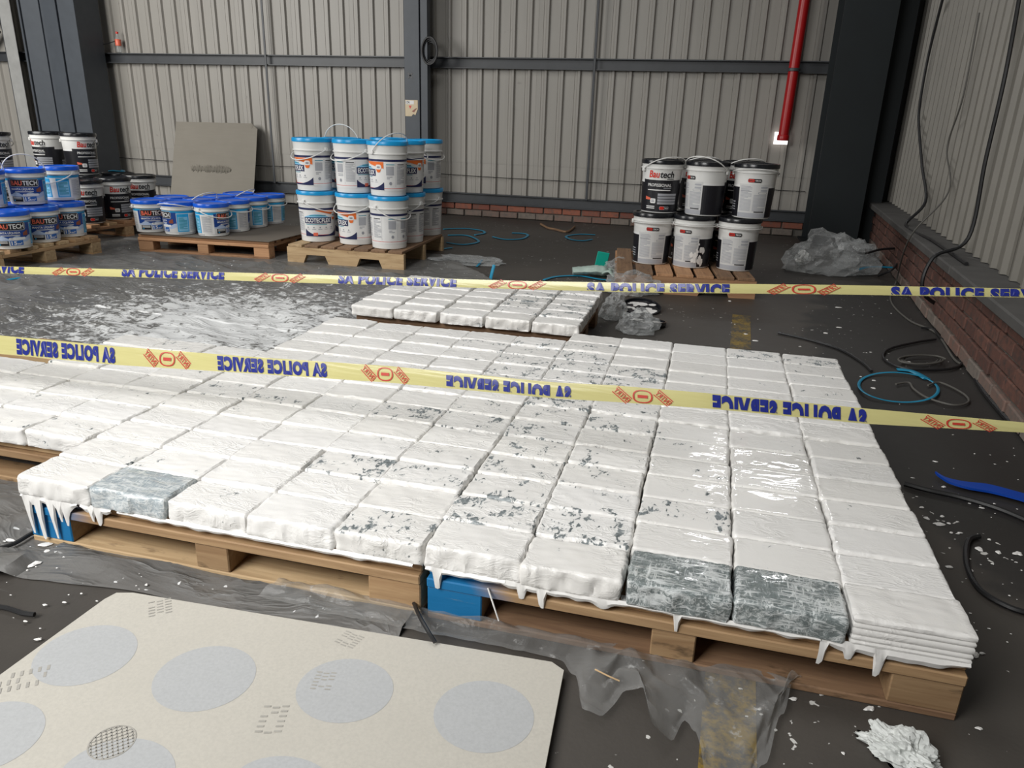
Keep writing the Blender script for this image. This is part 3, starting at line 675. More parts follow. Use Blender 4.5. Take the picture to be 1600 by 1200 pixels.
# ================================================================== PACKAGES
def pack_mesh(seed, l=0.2385, w=0.1425, h=0.06, layered=False, mat='paint', wr=1.0, tw=1.0):
    nx, ny, nz = (34, 20, 7) if not layered else (28, 18, 16)
    idx = {}; vs = []; fs = []
    def vid(i, j, k):
        t = (i, j, k)
        if t not in idx: idx[t] = len(vs); vs.append(Vector((i / nx - .5, j / ny - .5, k / nz - .5)))
        return idx[t]
    for i in range(nx):
        for j in range(ny):
            fs.append((vid(i, j, nz), vid(i + 1, j, nz), vid(i + 1, j + 1, nz), vid(i, j + 1, nz)))
            fs.append((vid(i, j + 1, 0), vid(i + 1, j + 1, 0), vid(i + 1, j, 0), vid(i, j, 0)))
    for i in range(nx):
        for k in range(nz):
            fs.append((vid(i, 0, k), vid(i + 1, 0, k), vid(i + 1, 0, k + 1), vid(i, 0, k + 1)))
            fs.append((vid(i + 1, ny, k), vid(i, ny, k), vid(i, ny, k + 1), vid(i + 1, ny, k + 1)))
    for j in range(ny):
        for k in range(nz):
            fs.append((vid(0, j + 1, k), vid(0, j, k), vid(0, j, k + 1), vid(0, j + 1, k + 1)))
            fs.append((vid(nx, j, k), vid(nx, j + 1, k), vid(nx, j + 1, k + 1), vid(nx, j, k + 1)))
    R = (0.0085 if wr < 1.5 else 0.010) if not layered else 0.006; hs = Vector((l / 2, w / 2, h / 2)); out = []
    off = Vector((seed * 7.3, seed * 3.1, seed * 1.7))
    for v in vs:
        p = Vector((v.x * l, v.y * w, v.z * h))
        q = Vector([max(-(hs[i] - R), min(hs[i] - R, p[i])) for i in range(3)])
        d = p - q
        nrm = d.normalized() if d.length > 1e-7 else Vector((0, 0, 1))
        if d.length > 1e-7: p = q + nrm * R
        top = max(0.0, nrm.z) ** 2
        a = 0.0022 * noise.noise(Vector((p.x * 9, p.y * 12, 0)) + off) + 0.0016 * noise.noise(Vector((p.x * 26, p.y * 60, p.z * 20)) + off)
        if p.z > -h / 2 + 0.004:
            s = noise.noise(Vector((p.x * 85, p.y * 85, p.z * 14)) + off)
            s2 = noise.noise(Vector((p.x * 26, p.y * 26, p.z * 22)) + off * 2)
            a = a * top + (1 - top) * (0.0026 * s + 0.0040 * s2) * wr
            if layered and nrm.z < 0.35 and abs(nrm.z) < 0.6:
                a = -0.0035 * (abs(math.sin((p.z / h + .5) * PI * 5)) < 0.42) if nrm.x < 0.5 or True else a
        ex = min(hs.x - abs(p.x), hs.y - abs(p.y))
        a = a * (tw if top > .5 else 1) + top * max(tw, .5) * 0.0030 * math.exp(-((ex - .004) / .006) ** 2) * (0.4 + 1.2 * abs(noise.noise(Vector((p.x * 40, p.y * 40, 0)) + off)))
        # pillow the top a little and sag the shoulders
        a += 0.0025 * tw * top * (1 - (2 * abs(v.x)) ** 2) * (1 - (2 * abs(v.y)) ** 2)
        p = p + nrm * a
        p.z = max(p.z, -h / 2)
        out.append(p + Vector((0, 0, h / 2)))
    b = MB(); b.add(out, fs, mat); return b.mesh('wrapped_package', True)
PACK = [pack_mesh(i + 1) for i in range(10)]
PACK_WET = [pack_mesh(i + 81, tw=0.22) for i in range(5)]
PACK_FRONT = [pack_mesh(i + 31, wr=1.9) for i in range(5)]
PACK_WRAP = [pack_mesh(i + 51, l=0.232, w=0.15, h=0.062, mat='wrap', wr=1.6) for i in range(2)]
PACK_THIN = pack_mesh(61, mat='wrap_thin', wr=1.8)
PACK_LAYER = pack_mesh(71, l=0.236, w=0.142, h=0.066, layered=True)
ORD = ['first', 'second', 'third', 'fourth', 'fifth', 'sixth', 'seventh', 'eighth']
# how bare: threshold; 0.80 = fully painted, 0.56 = many dark patches
PATCH = [  # (x, y, radius, threshold) spots of worn paint in the hall's coordinates
    (0.10, 0.25, 0.16, 0.555), (0.12, 0.55, 0.2, 0.585), (0.36, 0.2, 0.11, 0.55), (0.36, 0.5, 0.2, 0.60), (0.6, 0.32, 0.07, 0.57),
    (-0.36, 0.35, 0.10, 0.55), (-0.5, 0.55, 0.10, 0.59), (-0.12, 0.35, 0.08, 0.575), (-0.36, 0.78, 0.09, 0.56), (-0.12, 0.05, 0.08, 0.57),
    (0.1, 0.9, 0.25, 0.57), (0.1, 1.35, 0.30, 0.565), (-0.1, 1.7, 0.25, 0.585), (0.36, 1.3, 0.2, 0.60), (0.84, 2.0, 0.06, 0.56), (1.08, 1.96, 0.06, 0.57),
    (-0.12, 2.6, 0.35, 0.56), (-0.4, 2.5, 0.2, 0.585), (-0.95, 0.78, 0.12, 0.585), (-1.4, 0.4, 0.25, 0.625), (-1.8, 0.8, 0.2, 0.62), (0.6, 0.75, 0.2, 0.635)]
def bareness(x, y, rnd):
    t = rnd.choice((0.625, 0.645, 0.66, 0.68, 0.70, 0.72, 0.75))
    for px, py, r, th in PATCH:
        if (px - x) ** 2 + (py - y) ** 2 < r * r * 1.2: t = min(t, th + rnd.uniform(0, 0.02))
    return t
STATE = lambda t: ('white package worn to dark wrapping' if t < 0.585 else 'white package with small dark scuffs' if t < 0.645 else 'smooth white-painted package' if t > 0.71 else 'lightly scuffed white package')
rp_ = random.Random(11)
def lay(tray, x0, y0, ncol, nrow, px, py, z, cols=None, skip=lambda c, r: False, special={}, grp=''):
    for r in range(nrow):
        for c in range(ncol):
            if skip(c, r): continue
            x = x0 + (c + .5) * px + rp_.uniform(-.003, .003); y = y0 + (r + .5) * py + rp_.uniform(-.003, .003)
            t = bareness(x, y, rp_); sp = special.get((c, r)); me = None; st = None
            if sp: me, st = sp
            if me is None: me = rp_.choice(PACK_FRONT if r == 0 else PACK_WET if x > 0.48 else PACK)
            o = link('wrapped_package', me, None, (x, y, z + 0.0005), (rp_.uniform(-.034, -.008), rp_.uniform(-.008, .008), rp_.uniform(-.016, .016)))
            if r and rp_.random() < .5 and not sp: o.rotation_euler = (-o.rotation_euler.x, -o.rotation_euler.y, o.rotation_euler.z + PI)
            o.scale = (rp_.uniform(.992, 1.003), rp_.uniform(.985, 1.0), rp_.uniform(.95, 1.04))
            o.location.z += 0.002
            if x > 0.48: o.rotation_euler = (rp_.uniform(-.020, -.013), rp_.uniform(-.003, .003), o.rotation_euler.z); o.scale.z = rp_.uniform(.985, 1.015)
            if tray != 'front right pallet': o.scale = (o.scale.x * 1.009, o.scale.y * 1.008, o.scale.z)
            o['bare'] = t; o['wet'] = max(0.06, min(0.5, 0.06 + (x - 0.3) * 0.9)) if y < 1.0 else 0.08
            tag(o, f"{st or STATE(t)}, {ORD[r]} row from front, {ORD[c]} from left, {tray}", 'package', grp)
ZP = PH
lay('front left pallet', -1.2, -0.002, 5, 7, 0.24, 0.1435, ZP, special={(1, 0): (PACK_THIN, 'bluish thinly painted package')}, grp='packages on the front left pallet')
lay('front right pallet', 0.0, -0.002, 5, 7, 0.241, 0.1435, ZP, special={(2, 0): (PACK_WRAP[0], 'clear-wrapped dark package'), (3, 0): (PACK_WRAP[1], 'clear-wrapped dark package'), (4, 0): (PACK_LAYER, 'white package of layered slabs')}, grp='packages on the front right pallet')
lay('middle left pallet', -1.2, 1.012, 5, 6, 0.24, 0.1435, ZP, grp='packages on the middle left pallet')
lay('middle right pallet', 0.0, 1.012, 5, 7, 0.241, 0.1435, ZP, grp='packages on the middle right pallet')
lay('far left pallet', -2.165, 0.255, 4, 7, 0.24, 0.1435, ZP, skip=lambda c, r: (c == 0 and r > 3), grp='packages on the far left pallet')
lay('rear pallet', -1.25, 2.135, 5, 6, 0.252, 0.1435, ZP + 0.003, grp='packages on the rear pallet')

# ================================================================== BUCKETS
class Art:
    """flat print on a tapered bucket: u = metres round the side (0 = front), v = metres above the base"""
    def __init__(s, R0, R1, H): s.b = MB(); s.R0 = R0; s.R1 = R1; s.H = H
    def P(s, u, v, lay):
        R = s.R0 + (s.R1 - s.R0) * v / s.H + 0.0012 + lay * 0.0007
        a = u / s.R1; return (R * math.sin(a), -R * math.cos(a), v)
    def area(s, u0, u1, fb, ft, mat, lay=1, step=0.016):
        n = max(1, int((u1 - u0) / step)); vs = []; fs = []
        for i in range(n + 1):
            u = u0 + (u1 - u0) * i / n; vs += [s.P(u, fb(u), lay), s.P(u, ft(u), lay)]
        for i in range(n): fs.append((2 * i, 2 * i + 2, 2 * i + 3, 2 * i + 1))
        s.b.add(vs, fs, mat)
    def rect(s, u0, v0, u1, v1, mat, lay=1): s.area(u0, u1, lambda u: v0, lambda u: v1, mat, lay)
    def rrect(s, u0, v0, u1, v1, r, mat, lay=1):
        def e(u):
            d = min(u - u0, u1 - u)
            return 0 if d >= r else r - math.sqrt(max(0, r * r - (r - d) ** 2))
        s.area(u0, u1, lambda u: v0 + e(u), lambda u: v1 - e(u), mat, lay, 0.005)
    def text(s, t, u, v, size, mat, lay=3, bold=0.0, width=None, shear=0.0, slope=0.0):
        g, f, wd = text_geo(t, bold, shear); k = (width / wd) if width else size
        s.b.add([s.P(u + x * k, v + y * size + slope * x * k, lay) for x, y in g], f, mat); return wd * k
    def lines(s, u0, v0, u1, v1, mat, pitch=0.0085, lay=2, rnd=random.Random(5)):
        v = v1
        while v - pitch * .55 > v0:
            ue = u1 if rnd.random() < .7 else u0 + (u1 - u0) * rnd.uniform(.4, .9)
            s.rect(u0, v - pitch * .55, ue, v, mat, lay); v -= pitch
def handle_mesh(R, zp, ang, rw=0.0042, droop=0.0, mat='white_plastic'):
    """half hoop hinged at two ears; ang 0 = upright, 90 = hanging forwards"""
    b = MB(); pts = []; a = math.radians(ang); hh = R * 1.22
    for i in range(19):
        t = PI * i / 18; x = (R + 0.008) * math.cos(t); q = hh * math.sin(t) ** 0.8
        pts.append(Vector((x, -q * math.sin(a), zp + q * math.cos(a) - droop * math.sin(t))))
    tube(b, pts, rw, mat, 6)
    for s_ in (1, -1): b.add([Vector(v) + Vector((s_ * (R + 0.004), 0, zp)) for v in cbox(0.016, 0.03, 0.03, 0.003)[0]], cbox(0.016, 0.03, 0.03, 0.003)[1], mat)
    return b.mesh('handle', True)
def bucket_kind(key, R0, R1, H, lid_mat, zear, rings, label_fn, base_grey=False):
    b = MB(); pr = [(R0 - .008, 0), (R0, 0.006)]
    def rad(z): return R0 + (R1 - R0) * z / H
    pr.append((rad(zear - .012), zear - .012))
    for z in rings: pr += [(rad(z) + .001, z - .006), (rad(z) + .010, z - .004), (rad(z) + .010, z + .004), (rad(z) + .003, z + .006)]
    pr += [(rad(H - .05) + .004, H - .05), (R1 + .004, H - .022)]
    lathe(b, pr, 'white_plastic', 44)
    lid = MB(); lathe(lid, [(R1 + .005, H - .032), (R1 + .010, H - .03), (R1 + .011, H - .008), (R1 + .007, H), (R1 - .006, H), (R1 - .012, H - .007), (0.03, H - .005)], lid_mat, 44, False)
    art = Art(R0, R1, H); lab = MB(); art.lab = lab; label_fn(art)
    base = Art(R0, R1, H); label_fn.base(base)
    return dict(H=H, R0=R0, R1=R1, body=b.mesh('body', True), lid=lid.mesh('lid', True), label=base.b.mesh('label', True), print=art.b.mesh('lettering'), zear=zear)
# --- sky-blue lid pails
def eco(a):
    C = 2 * PI * a.R1; h0, h1 = 0.045, 0.285
    a.rect(-C / 2, 0.268, C / 2, 0.285, 'ink_navy', 1)
    a.rect(-C / 2, 0.062, C / 2, 0.065, 'ink_red', 1)
    for s in (0,):
        u0, u1 = -0.16, 0.16
        a.area(u0 + .1, u1, lambda u: 0.264 - 0.05 * max(0, (u - u0 - .1) / .22), lambda u: 0.266, 'ink_orange', 2)
        a.rrect(0.095, 0.185, 0.135, 0.235, 0.018, 'ink_orange', 3); a.rrect(0.088, 0.208, 0.142, 0.245, 0.018, 'ink_white', 3.4); a.rrect(0.1, 0.218, 0.13, 0.232, 0.006, 'ink_grey', 3.8)
        a.area(u0, 0.07, lambda u: 0.205, lambda u: 0.235 - 0.03 * ((u + .05) / .12) ** 2, 'ink_sky', 2)
        a.lines(-0.11, 0.215, 0.03, 0.228, 'ink_teal', 0.012, 3)
        a.rect(u0, 0.158, 0.085, 0.209, 'ink_navy', 3); a.text('ECOTECFLEX', u0 + .010, 0.166, 0.036, 'ink_white', 4, 0.03, width=0.226)
        a.lines(u0 + .01, 0.145, 0.09, 0.153, 'ink_teal', 0.009, 2)
        for k in range(5): a.rrect(u0 + .02 + k * .055, 0.118, u0 + .034 + k * .055, 0.132, 0.006, 'ink_grey', 2); a.rect(u0 + .01 + k * .055, 0.108, u0 + .045 + k * .055, 0.112, 'ink_light', 2)
        a.area(u0, u1, lambda u: 0.05, lambda u: 0.062 + 0.05 * min(1, abs(u / .16)) ** 3, 'ink_navy', 2)
        a.rect(-0.085, 0.056, -0.045, 0.082, 'ink_coral', 3.5)
    for k, (c, m) in enumerate(((0.215, 0), (0.31, 1), (-0.215, 1), (-0.31, 0), (0.42, 1), (-0.42, 0))):
        a.rect(c - .035, 0.243, c + .035, 0.249, 'ink_black' if m else 'ink_teal', 2)
        if m: a.lines(c - .04, 0.09, c + .04, 0.236, 'ink_light', 0.0085)
        else:
            a.rect(c - .035, 0.165, c + .03, 0.232, 'ink_light', 2); a.lines(c - .03, 0.13, c + .03, 0.155, 'ink_light', 0.012); a.rrect(c - .012, 0.09, c + .012, 0.115, 0.008, 'ink_grey', 2)
        a.rect(c + .044, 0.075, c + .0455, 0.26, 'ink_light', 2)
eco.base = lambda a: a.rect(-PI * a.R1, 0.045, PI * a.R1, 0.285, 'ink_white', 0)
# --- royal-blue lid tubs
def manta(a):
    C = 2 * PI * a.R1; t = 0.205
    a.rect(-C / 2, t - 0.02, C / 2, t, 'ink_cyan', 1)
    u0, u1 = -0.14, 0.14
    a.area(u0, u1, lambda u: 0.09 + 0.01 * math.sin(u * 60), lambda u: t - 0.012, 'ink_blue', 2)
    a.area(u0, u1, lambda u: 0.022, lambda u: 0.091 + 0.01 * math.sin(u * 60), 'ink_pale', 2)
    a.area(u0, u1, lambda u: 0.022, lambda u: 0.062 + 0.01 * math.sin(u * 45 + 1), 'ink_paper', 2.5)
    a.rrect(-0.118, 0.140, 0.098, 0.200, 0.014, 'ink_light', 3); a.rrect(-0.114, 0.144, 0.094, 0.196, 0.012, 'ink_black', 3.6)
    w1 = a.text('BAU', -0.104, 0.152, 0.036, 'ink_coral', 5, 0.025, width=0.082); a.text('TECH', -0.104 + 0.085, 0.152, 0.036, 'ink_white', 5, 0.025, width=0.105)
    a.text('MANTA LÍQUIDA', -0.112, 0.113, 0.022, 'ink_white', 4, 0.02, width=0.165); a.rect(-0.085, 0.101, 0.05, 0.107, 'ink_paper', 4)
    a.area(0.072, 0.112, lambda u: 0.10, lambda u: 0.12 + (u - .072) * .5, 'ink_brown', 4)
    a.rrect(-0.03, 0.070, 0.09, 0.088, 0.008, 'ink_white', 3.5); a.lines(-0.02, 0.074, 0.02, 0.086, 'ink_light', 0.006, 4)
    a.rect(-0.12, 0.028, -0.035, 0.066, 'ink_black', 4); a.lines(-0.112, 0.044, -0.042, 0.062, 'ink_paper', 0.010, 5); a.rrect(-0.11, 0.032, -0.095, 0.042, 0.004, 'ink_cyan', 5)
    a.rect(-0.025, 0.030, 0.065, 0.066, 'ink_mid', 4); a.text('15', -0.018, 0.034, 0.028, 'ink_white', 5, 0.025, width=0.038); a.text('m²', 0.024, 0.034, 0.016, 'ink_white', 5, 0.02, width=0.032)
    for c, m in ((0.20, 0), (-0.20, 1), (0.30, 1), (-0.31, 0), (0.40, 0)):
        if m:
            a.rect(c - .05, 0.03, c + .04, 0.175, 'ink_paper', 2); a.lines(c - .044, 0.04, c + .034, 0.168, 'ink_light', 0.0075, 3)
        else:
            a.rect(c - .055, 0.028, c + .045, 0.18, 'ink_cyan', 2); a.rect(c - .046, 0.035, c + .036, 0.155, 'ink_sky', 3); a.lines(c - .04, 0.045, c + .03, 0.148, 'ink_teal', 0.010, 4)
manta.base = lambda a: (a.rect(-PI * a.R1, 0.022, PI * a.R1, 0.205, 'ink_white', 0), a.area(0.15, 0.15 + PI * a.R1 * 1.1, lambda u: 0.004, lambda u: 0.022, 'grey_plastic', 0))
# --- black-lid pails
def bau(a):
    u0, u1 = -0.165, 0.165
    a.area(u0, u1, lambda u: 0.012, lambda u: 0.245 + 0.16 * (u * u) * (1 if u > 0 else .7), 'ink_black', 1)
    a.area(u1, 0.23, lambda u: 0.012, lambda u: 0.225, 'ink_black', 1); a.area(-0.23, u0, lambda u: 0.012, lambda u: 0.225, 'ink_black', 1)
    a.text('Bau', -0.112, 0.262, 0.052, 'ink_red', 3, 0.02, width=0.085, shear=0.15); a.text('tech', -0.023, 0.262, 0.050, 'ink_black', 3, 0.02, width=0.108, shear=0.15); a.rect(0.03, 0.252, 0.085, 0.257, 'ink_black', 3)
    a.text('PROFISSIONAL', -0.118, 0.198, 0.022, 'ink_white', 3, 0.015, width=0.19); a.rect(0.01, 0.187, 0.072, 0.191, 'ink_light', 3)
    a.lines(-0.118, 0.165, 0.068, 0.176, 'ink_white', 0.012, 3)
    for k in range(4): a.rect(-0.03, 0.132 - k * .021, 0.13, 0.148 - k * .021, 'ink_light', 3); a.rect(-0.012, 0.137 - k * .021, 0.1, 0.142 - k * .021, 'ink_grey', 4)
    a.area(-0.135, -0.09, lambda u: 0.10 - 0.0, lambda u: 0.125 - (u + .135) * .25, 'ink_coral', 3); a.rrect(-0.09, 0.075, -0.045, 0.11, 0.006, 'ink_white', 3); a.lines(-0.08, 0.084, -0.055, 0.10, 'ink_grey', .009, 4)
    a.lines(-0.125, 0.030, -0.05, 0.055, 'ink_white', 0.013, 3)
    a.rrect(-0.01, 0.028, 0.07, 0.055, 0.008, 'ink_light', 3); a.rrect(-0.008, 0.030, 0.03, 0.053, 0.007, 'ink_red', 4); a.rrect(0.028, 0.030, 0.068, 0.053, 0.007, 'ink_black', 4); a.text('TECH', 0.031, 0.035, 0.012, 'ink_white', 5, 0.02, width=0.032)
    # white data panel on the opposite side
    C = PI * a.R1
    a.rect(C - .115, 0.022, C + .115, 0.25, 'ink_paper', 2); a.rect(C - .115, 0.012, C + .115, 0.045, 'ink_light', 2.4)
    a.lines(C - .10, 0.058, C - .012, 0.235, 'ink_light', 0.0085, 3); a.lines(C + .004, 0.058, C + .105, 0.175, 'ink_light', 0.0085, 3); a.rect(C - .10, 0.198, C - .02, 0.203, 'ink_grey', 4)
    for k in range(2): a.rrect(C + .05, 0.222 - k * .022, C + .105, 0.235 - k * .022, 0.004, 'ink_light', 3)
    a.rrect(C + .035, 0.182, C + .105, 0.196, 0.005, 'ink_grey', 3); a.rrect(C + .038, 0.184, C + .102, 0.194, 0.004, 'ink_paper', 4); a.rect(C + .02, 0.05, C + .1, 0.057, 'ink_black', 4)
    a.rrect(C - .05, 0.262, C + .05, 0.288, 0.008, 'ink_black', 3); a.rrect(C - .048, 0.264, C - .002, 0.286, 0.007, 'ink_red', 4); a.text('BAU', C - .043, 0.269, 0.012, 'ink_black', 5, 0.02, width=0.034); a.text('TECH', C + .002, 0.269, 0.012, 'ink_white', 5, 0.02, width=0.04)
    a.rect(C + .115, 0.012, C + .27, 0.225, 'ink_black', 1); a.rect(C - .27, 0.012, C - .115, 0.225, 'ink_black', 1)
    for k in range(4): a.area(C - .25, C - .15, lambda u: 0.06 + k * .018, lambda u: 0.068 + k * .018 , 'ink_light' if k % 2 else 'ink_grey', 3)
bau.base = lambda a: a.rect(-PI * a.R1, 0.010, PI * a.R1, 0.24, 'ink_white', 0)
KIND = dict(eco=bucket_kind('eco', 0.140, 0.156, 0.42, 'cyan_lid', 0.335, (0.325,), eco),
            manta=bucket_kind('manta', 0.125, 0.137, 0.275, 'blue_lid', 0.222, (0.216,), manta),
            bau=bucket_kind('bau', 0.134, 0.152, 0.39, 'black_lid', 0.318, (0.33,), bau))
HAND = {}
def hmesh(key, ang):
    if (key, ang) not in HAND:
        k = KIND[key]; HAND[(key, ang)] = handle_mesh(k['R1'] + .004, k['zear'], ang)
    return HAND[(key, ang)]
def bucket(key, c, z, face, label, group, hang=100, hrot=20):
    """face: degrees the front of the label is turned from facing the near side (positive = towards the right)"""
    k = KIND[key]; e = tag(empty('paint_bucket', (c[0], c[1], z), math.radians(face)), label, 'bucket', group)
    link('body', k['body'], e); link('lid', k['lid'], e); lb = link('label', k['label'], e); link('lettering', k['print'], lb)
    link('handle', hmesh(key, hang), e, None, (0, 0, math.radians(hrot - face)))
    return e
def spot(key, px, py, z):
    """centre of a bucket whose base touches its support at this pixel"""
    p = at(px, py, z); d = Vector((p.x - CAM.x, p.y - CAM.y, 0)).normalized(); return p + d * KIND[key]['R0']
def toward(c):  # angle that turns the front to the camera
    return math.degrees(math.atan2(CAM.x - c[0], -(CAM.y - c[1])))
PB = 0.15
def stack_pallet(name_label, x0, y0, W, D, rz, mats, style='block', h=PB):
    if style == 'block': return block_pallet(x0, y0, W, D, name_label, mats, rz, h=h)
    e = tag(empty('pallet', (x0, y0, 0), rz), name_label, 'pallet'); t = 0.022; ma, mb_, mc = mats
    # notched stringers along X, deck boards across
    for y in (0.022, D / 2, D - 0.022):
        b = MB(); zz = h - t; pts = [(0, 0), (W * .14, 0)]
        for a0, a1 in ((.14, .36), (.60, .82)) if W < 1.3 else ():
            pts += [(W * a0, 0), (W * a0 + .03, zz * .55), (W * a1 - .03, zz * .55), (W * a1, 0)]
        pts += [(W, 0), (W, zz), (0, zz)]
        pp = []; [pp.append(q) for q in pts if q not in pp]; n = len(pp)
        vs = [(x, -0.022, z) for x, z in pp] + [(x, 0.022, z) for x, z in pp]
        b.add(vs, [tuple(range(n)), tuple(reversed(range(n, 2 * n)))] + [(i, n + i, n + (i + 1) % n, (i + 1) % n) for i in range(n)], mb_)
        b.build('stringer', e, loc=(0, y, 0))
    nb = 7
    for i in range(nb):
        board_obj('deck_board', D, W / nb - 0.025, t, ((i + .5) * W / nb, D / 2, h - t / 2), random.choice((ma, mb_)), e, PI / 2)
    return e
# C: sky-blue lids
pc = stack_pallet('notched wooden pallet under the sky-blue-lidded pails', -2.80, 4.10, 1.03, 1.06, math.radians(2), ('wood_dark', 'wood_pale', 'wood'), 'stringer')
gC = 'sky-blue-lidded pails on the notched pallet'
C = {}
for nm, (x, y) in dict(l=(498.4, 378.7), m=(558, 383.5), r=(609, 390.2), r2=(636, 380.6), r3=(665, 369), bm=(541, 371), bl=(505, 366)).items(): C[nm] = spot('eco', x, y, PB)
C['b3'] = C['r3'] + (C['l'] - C['r']) * 0.55; C['b3'].y += 0.02
t0 = toward(C['m'])
for nm, f1, f2, l1, l2, h1, h2 in (
        ('l', 15, -62, 'lower sky-blue-lidded pail at the front left corner of its pallet', 'upper sky-blue-lidded pail at the left end of the stack', 105, 108),
        ('m', -58, 68, 'lower sky-blue-lidded pail with torn brown-stained label, second in front', 'upper sky-blue-lidded pail with orange label corner, second in front', 105, 106),
        ('r', 165, -72, 'lower sky-blue-lidded pail at the front right corner of its pallet', 'upper sky-blue-lidded pail with raised handle at front right corner', 112, 40),
        ('r2', -95, 5, 'lower sky-blue-lidded pail behind the front right corner pail', 'upper sky-blue-lidded pail with its name facing out, behind corner pail', 110, 100),
        ('r3', -115, -55, 'lower sky-blue-lidded pail at the rear right corner of its pallet', 'upper sky-blue-lidded pail at the rear right corner of stack', 105, 108)):
    bucket('eco', C[nm], PB, toward(C[nm]) + f1, l1, gC, h1 + 8, toward(C[nm]) + (48 if nm in 'lr' else -40)); bucket('eco', C[nm] + Vector((random.uniform(-.01, .01), random.uniform(-.01, .01), 0)), PB + 0.421, toward(C[nm]) + f2, l2, gC, h2 + 8 if h2 > 90 else h2, toward(C[nm]) + (-50 if nm in 'lm' else 42))
cm = C['bm']; bucket('eco', cm, PB, toward(cm) + 20, 'lower sky-blue-lidded pail in the middle of the stack, showing between two', gC, 105, 10)
bucket('eco', cm, PB + .421, toward(cm), 'upper sky-blue-lidded pail in the middle with its handle raised', gC, 8, 0)
cb = C['b3']; bucket('eco', cb, PB, toward(cb), 'lower sky-blue-lidded pail at the back of the stack', gC, 105, 10)
bucket('eco', cb, PB + .421, toward(cb), 'upper sky-blue-lidded pail at the back, only its lid showing', gC, 95, 40)
# B: royal blue tubs, single layer
pb = stack_pallet('wooden pallet covered by cardboard under low royal-blue-lidded tubs', -4.20, 4.02, 1.22, 0.92, math.radians(4.5), ('wood_red', 'wood_red', 'wood_red'))
b = MB(); rb = random.Random(4); pts = [(0.02, -0.004), (1.235, -0.006), (1.29, 0.5), (1.25, 0.93), (0.3, 0.95), (0.02, 0.9)]
prism(b, pts, PB + 0.0005, PB + 0.005, 'card_dark'); o = b.build('cardboard_sheet', loc=(-4.20, 4.02, 0)); o.rotation_euler = (0, 0, math.radians(4.5)); tag(o, 'brown cardboard sheet lying on the pallet under royal-blue-lidded tubs', 'cardboard')
ZB = PB + 0.0055; gB = 'royal-blue-lidded tubs on the cardboard-covered pallet'
B = {}
for nm, (x, y) in dict(a=(241, 363.6), b=(285, 367.6), c=(333, 369.6), d=(371.5, 363), e=(394, 356.5), f=(421.5, 350.5)).items(): B[nm] = spot('manta', x, y, ZB)
st_ = (B['f'] - B['c']) / 3
for q_, xy in (('a', (-4.185, 4.20)), ('b', (-3.885, 4.19)), ('c', (-3.585, 4.235)), ('d', (-3.578, 4.537)), ('e', (-3.585, 4.838)), ('f', (-3.582, 5.138))): B[q_] = Vector((*xy, 0))
for nm, fc, lb, h, hr in (('a', 12, 'royal-blue-lidded tub at front left corner, its red and white name facing out', 100, 200),
                          ('b', -70, 'royal-blue-lidded tub second in the front row, handle lying over its lid', 75, -35),
                          ('c', 62, 'royal-blue-lidded tub at the front right corner of the single layer', 112, 42),
                          ('d', 120, 'royal-blue-lidded tub behind the front right corner tub', 105, 40),
                          ('e', 150, 'royal-blue-lidded tub third along the right side of the single layer', 108, 42),
                          ('f', -95, 'royal-blue-lidded tub at the rear right corner, apart from others', 106, 30)):
    bucket('manta', B[nm], ZB, toward(B[nm]) + fc, lb, gB, h, toward(B[nm]) + hr)
for (bx, by, lb, h, hr) in ((-4.186, 4.50, 'royal-blue-lidded tub with only its lid showing, second row left', 95, -40), (-3.882, 4.491, 'royal-blue-lidded tub with only its lid showing, second row middle', 50, 40),
                            (-3.886, 4.79, 'royal-blue-lidded tub with only its lid showing, third row middle', 95, 0), (-3.888, 5.09, 'royal-blue-lidded tub with raised handle in the back row', 58, 60)):
    q = Vector((bx, by, 0)); bucket('manta', q, ZB, toward(q), lb, gB, h, toward(q) + hr)
# A1: royal blue tubs in two layers
pa = stack_pallet('wooden pallet at the left edge under two layers of royal-blue-lidded tubs', -5.62, 2.86, 1.17, 1.02, math.radians(-2), ('wood_pale', 'wood', 'wood'))
gA = 'royal-blue-lidded tubs stacked at the left edge'
A = {nm: spot('manta', x, y, PB) for nm, (x, y) in dict(a=(22, 390), b=(68, 380), c=(110, 371)).items()}
for nm, fc, lb in (('a', 4, 'lower royal-blue-lidded tub, first of three along the pallet edge'), ('b', 22, 'lower royal-blue-lidded tub, second of three along the pallet edge'), ('c', -4, 'lower royal-blue-lidded tub, third of three along the pallet edge')):
    bucket('manta', A[nm], PB, toward(A[nm]) + fc, lb, gA, 100, toward(A[nm]) + 190)
U = {nm: spot('manta', x, y, PB + .276) for nm, (x, y) in dict(d=(47, 320.5), e=(4, 322), f=(101, 313.5)).items()}
U['e'] = Vector((-4.80, 3.19, 0))
for nm, fc, lb, h, hr in (('d', -3, 'upper royal-blue-lidded tub with its white handle raised above the lid', 18, 0), ('e', -8, 'upper royal-blue-lidded tub cut off by the left edge', 25, 20), ('f', 135, 'upper royal-blue-lidded tub showing its pale blue side panel', 118, -50)):
    bucket('manta', U[nm], PB + .276, toward(U[nm]) + fc, lb, gA, h, toward(U[nm]) + hr)
for nm, dx in (('a', -0.30), ('b', -0.30), ('c', -0.30)):
    q = A[nm] + Vector((dx, 0.02, 0)); bucket('manta', q, PB, toward(q), f"lower royal-blue-lidded tub hidden behind the {ORD['abc'.index(nm)]} edge tub", gA, 100, 0)
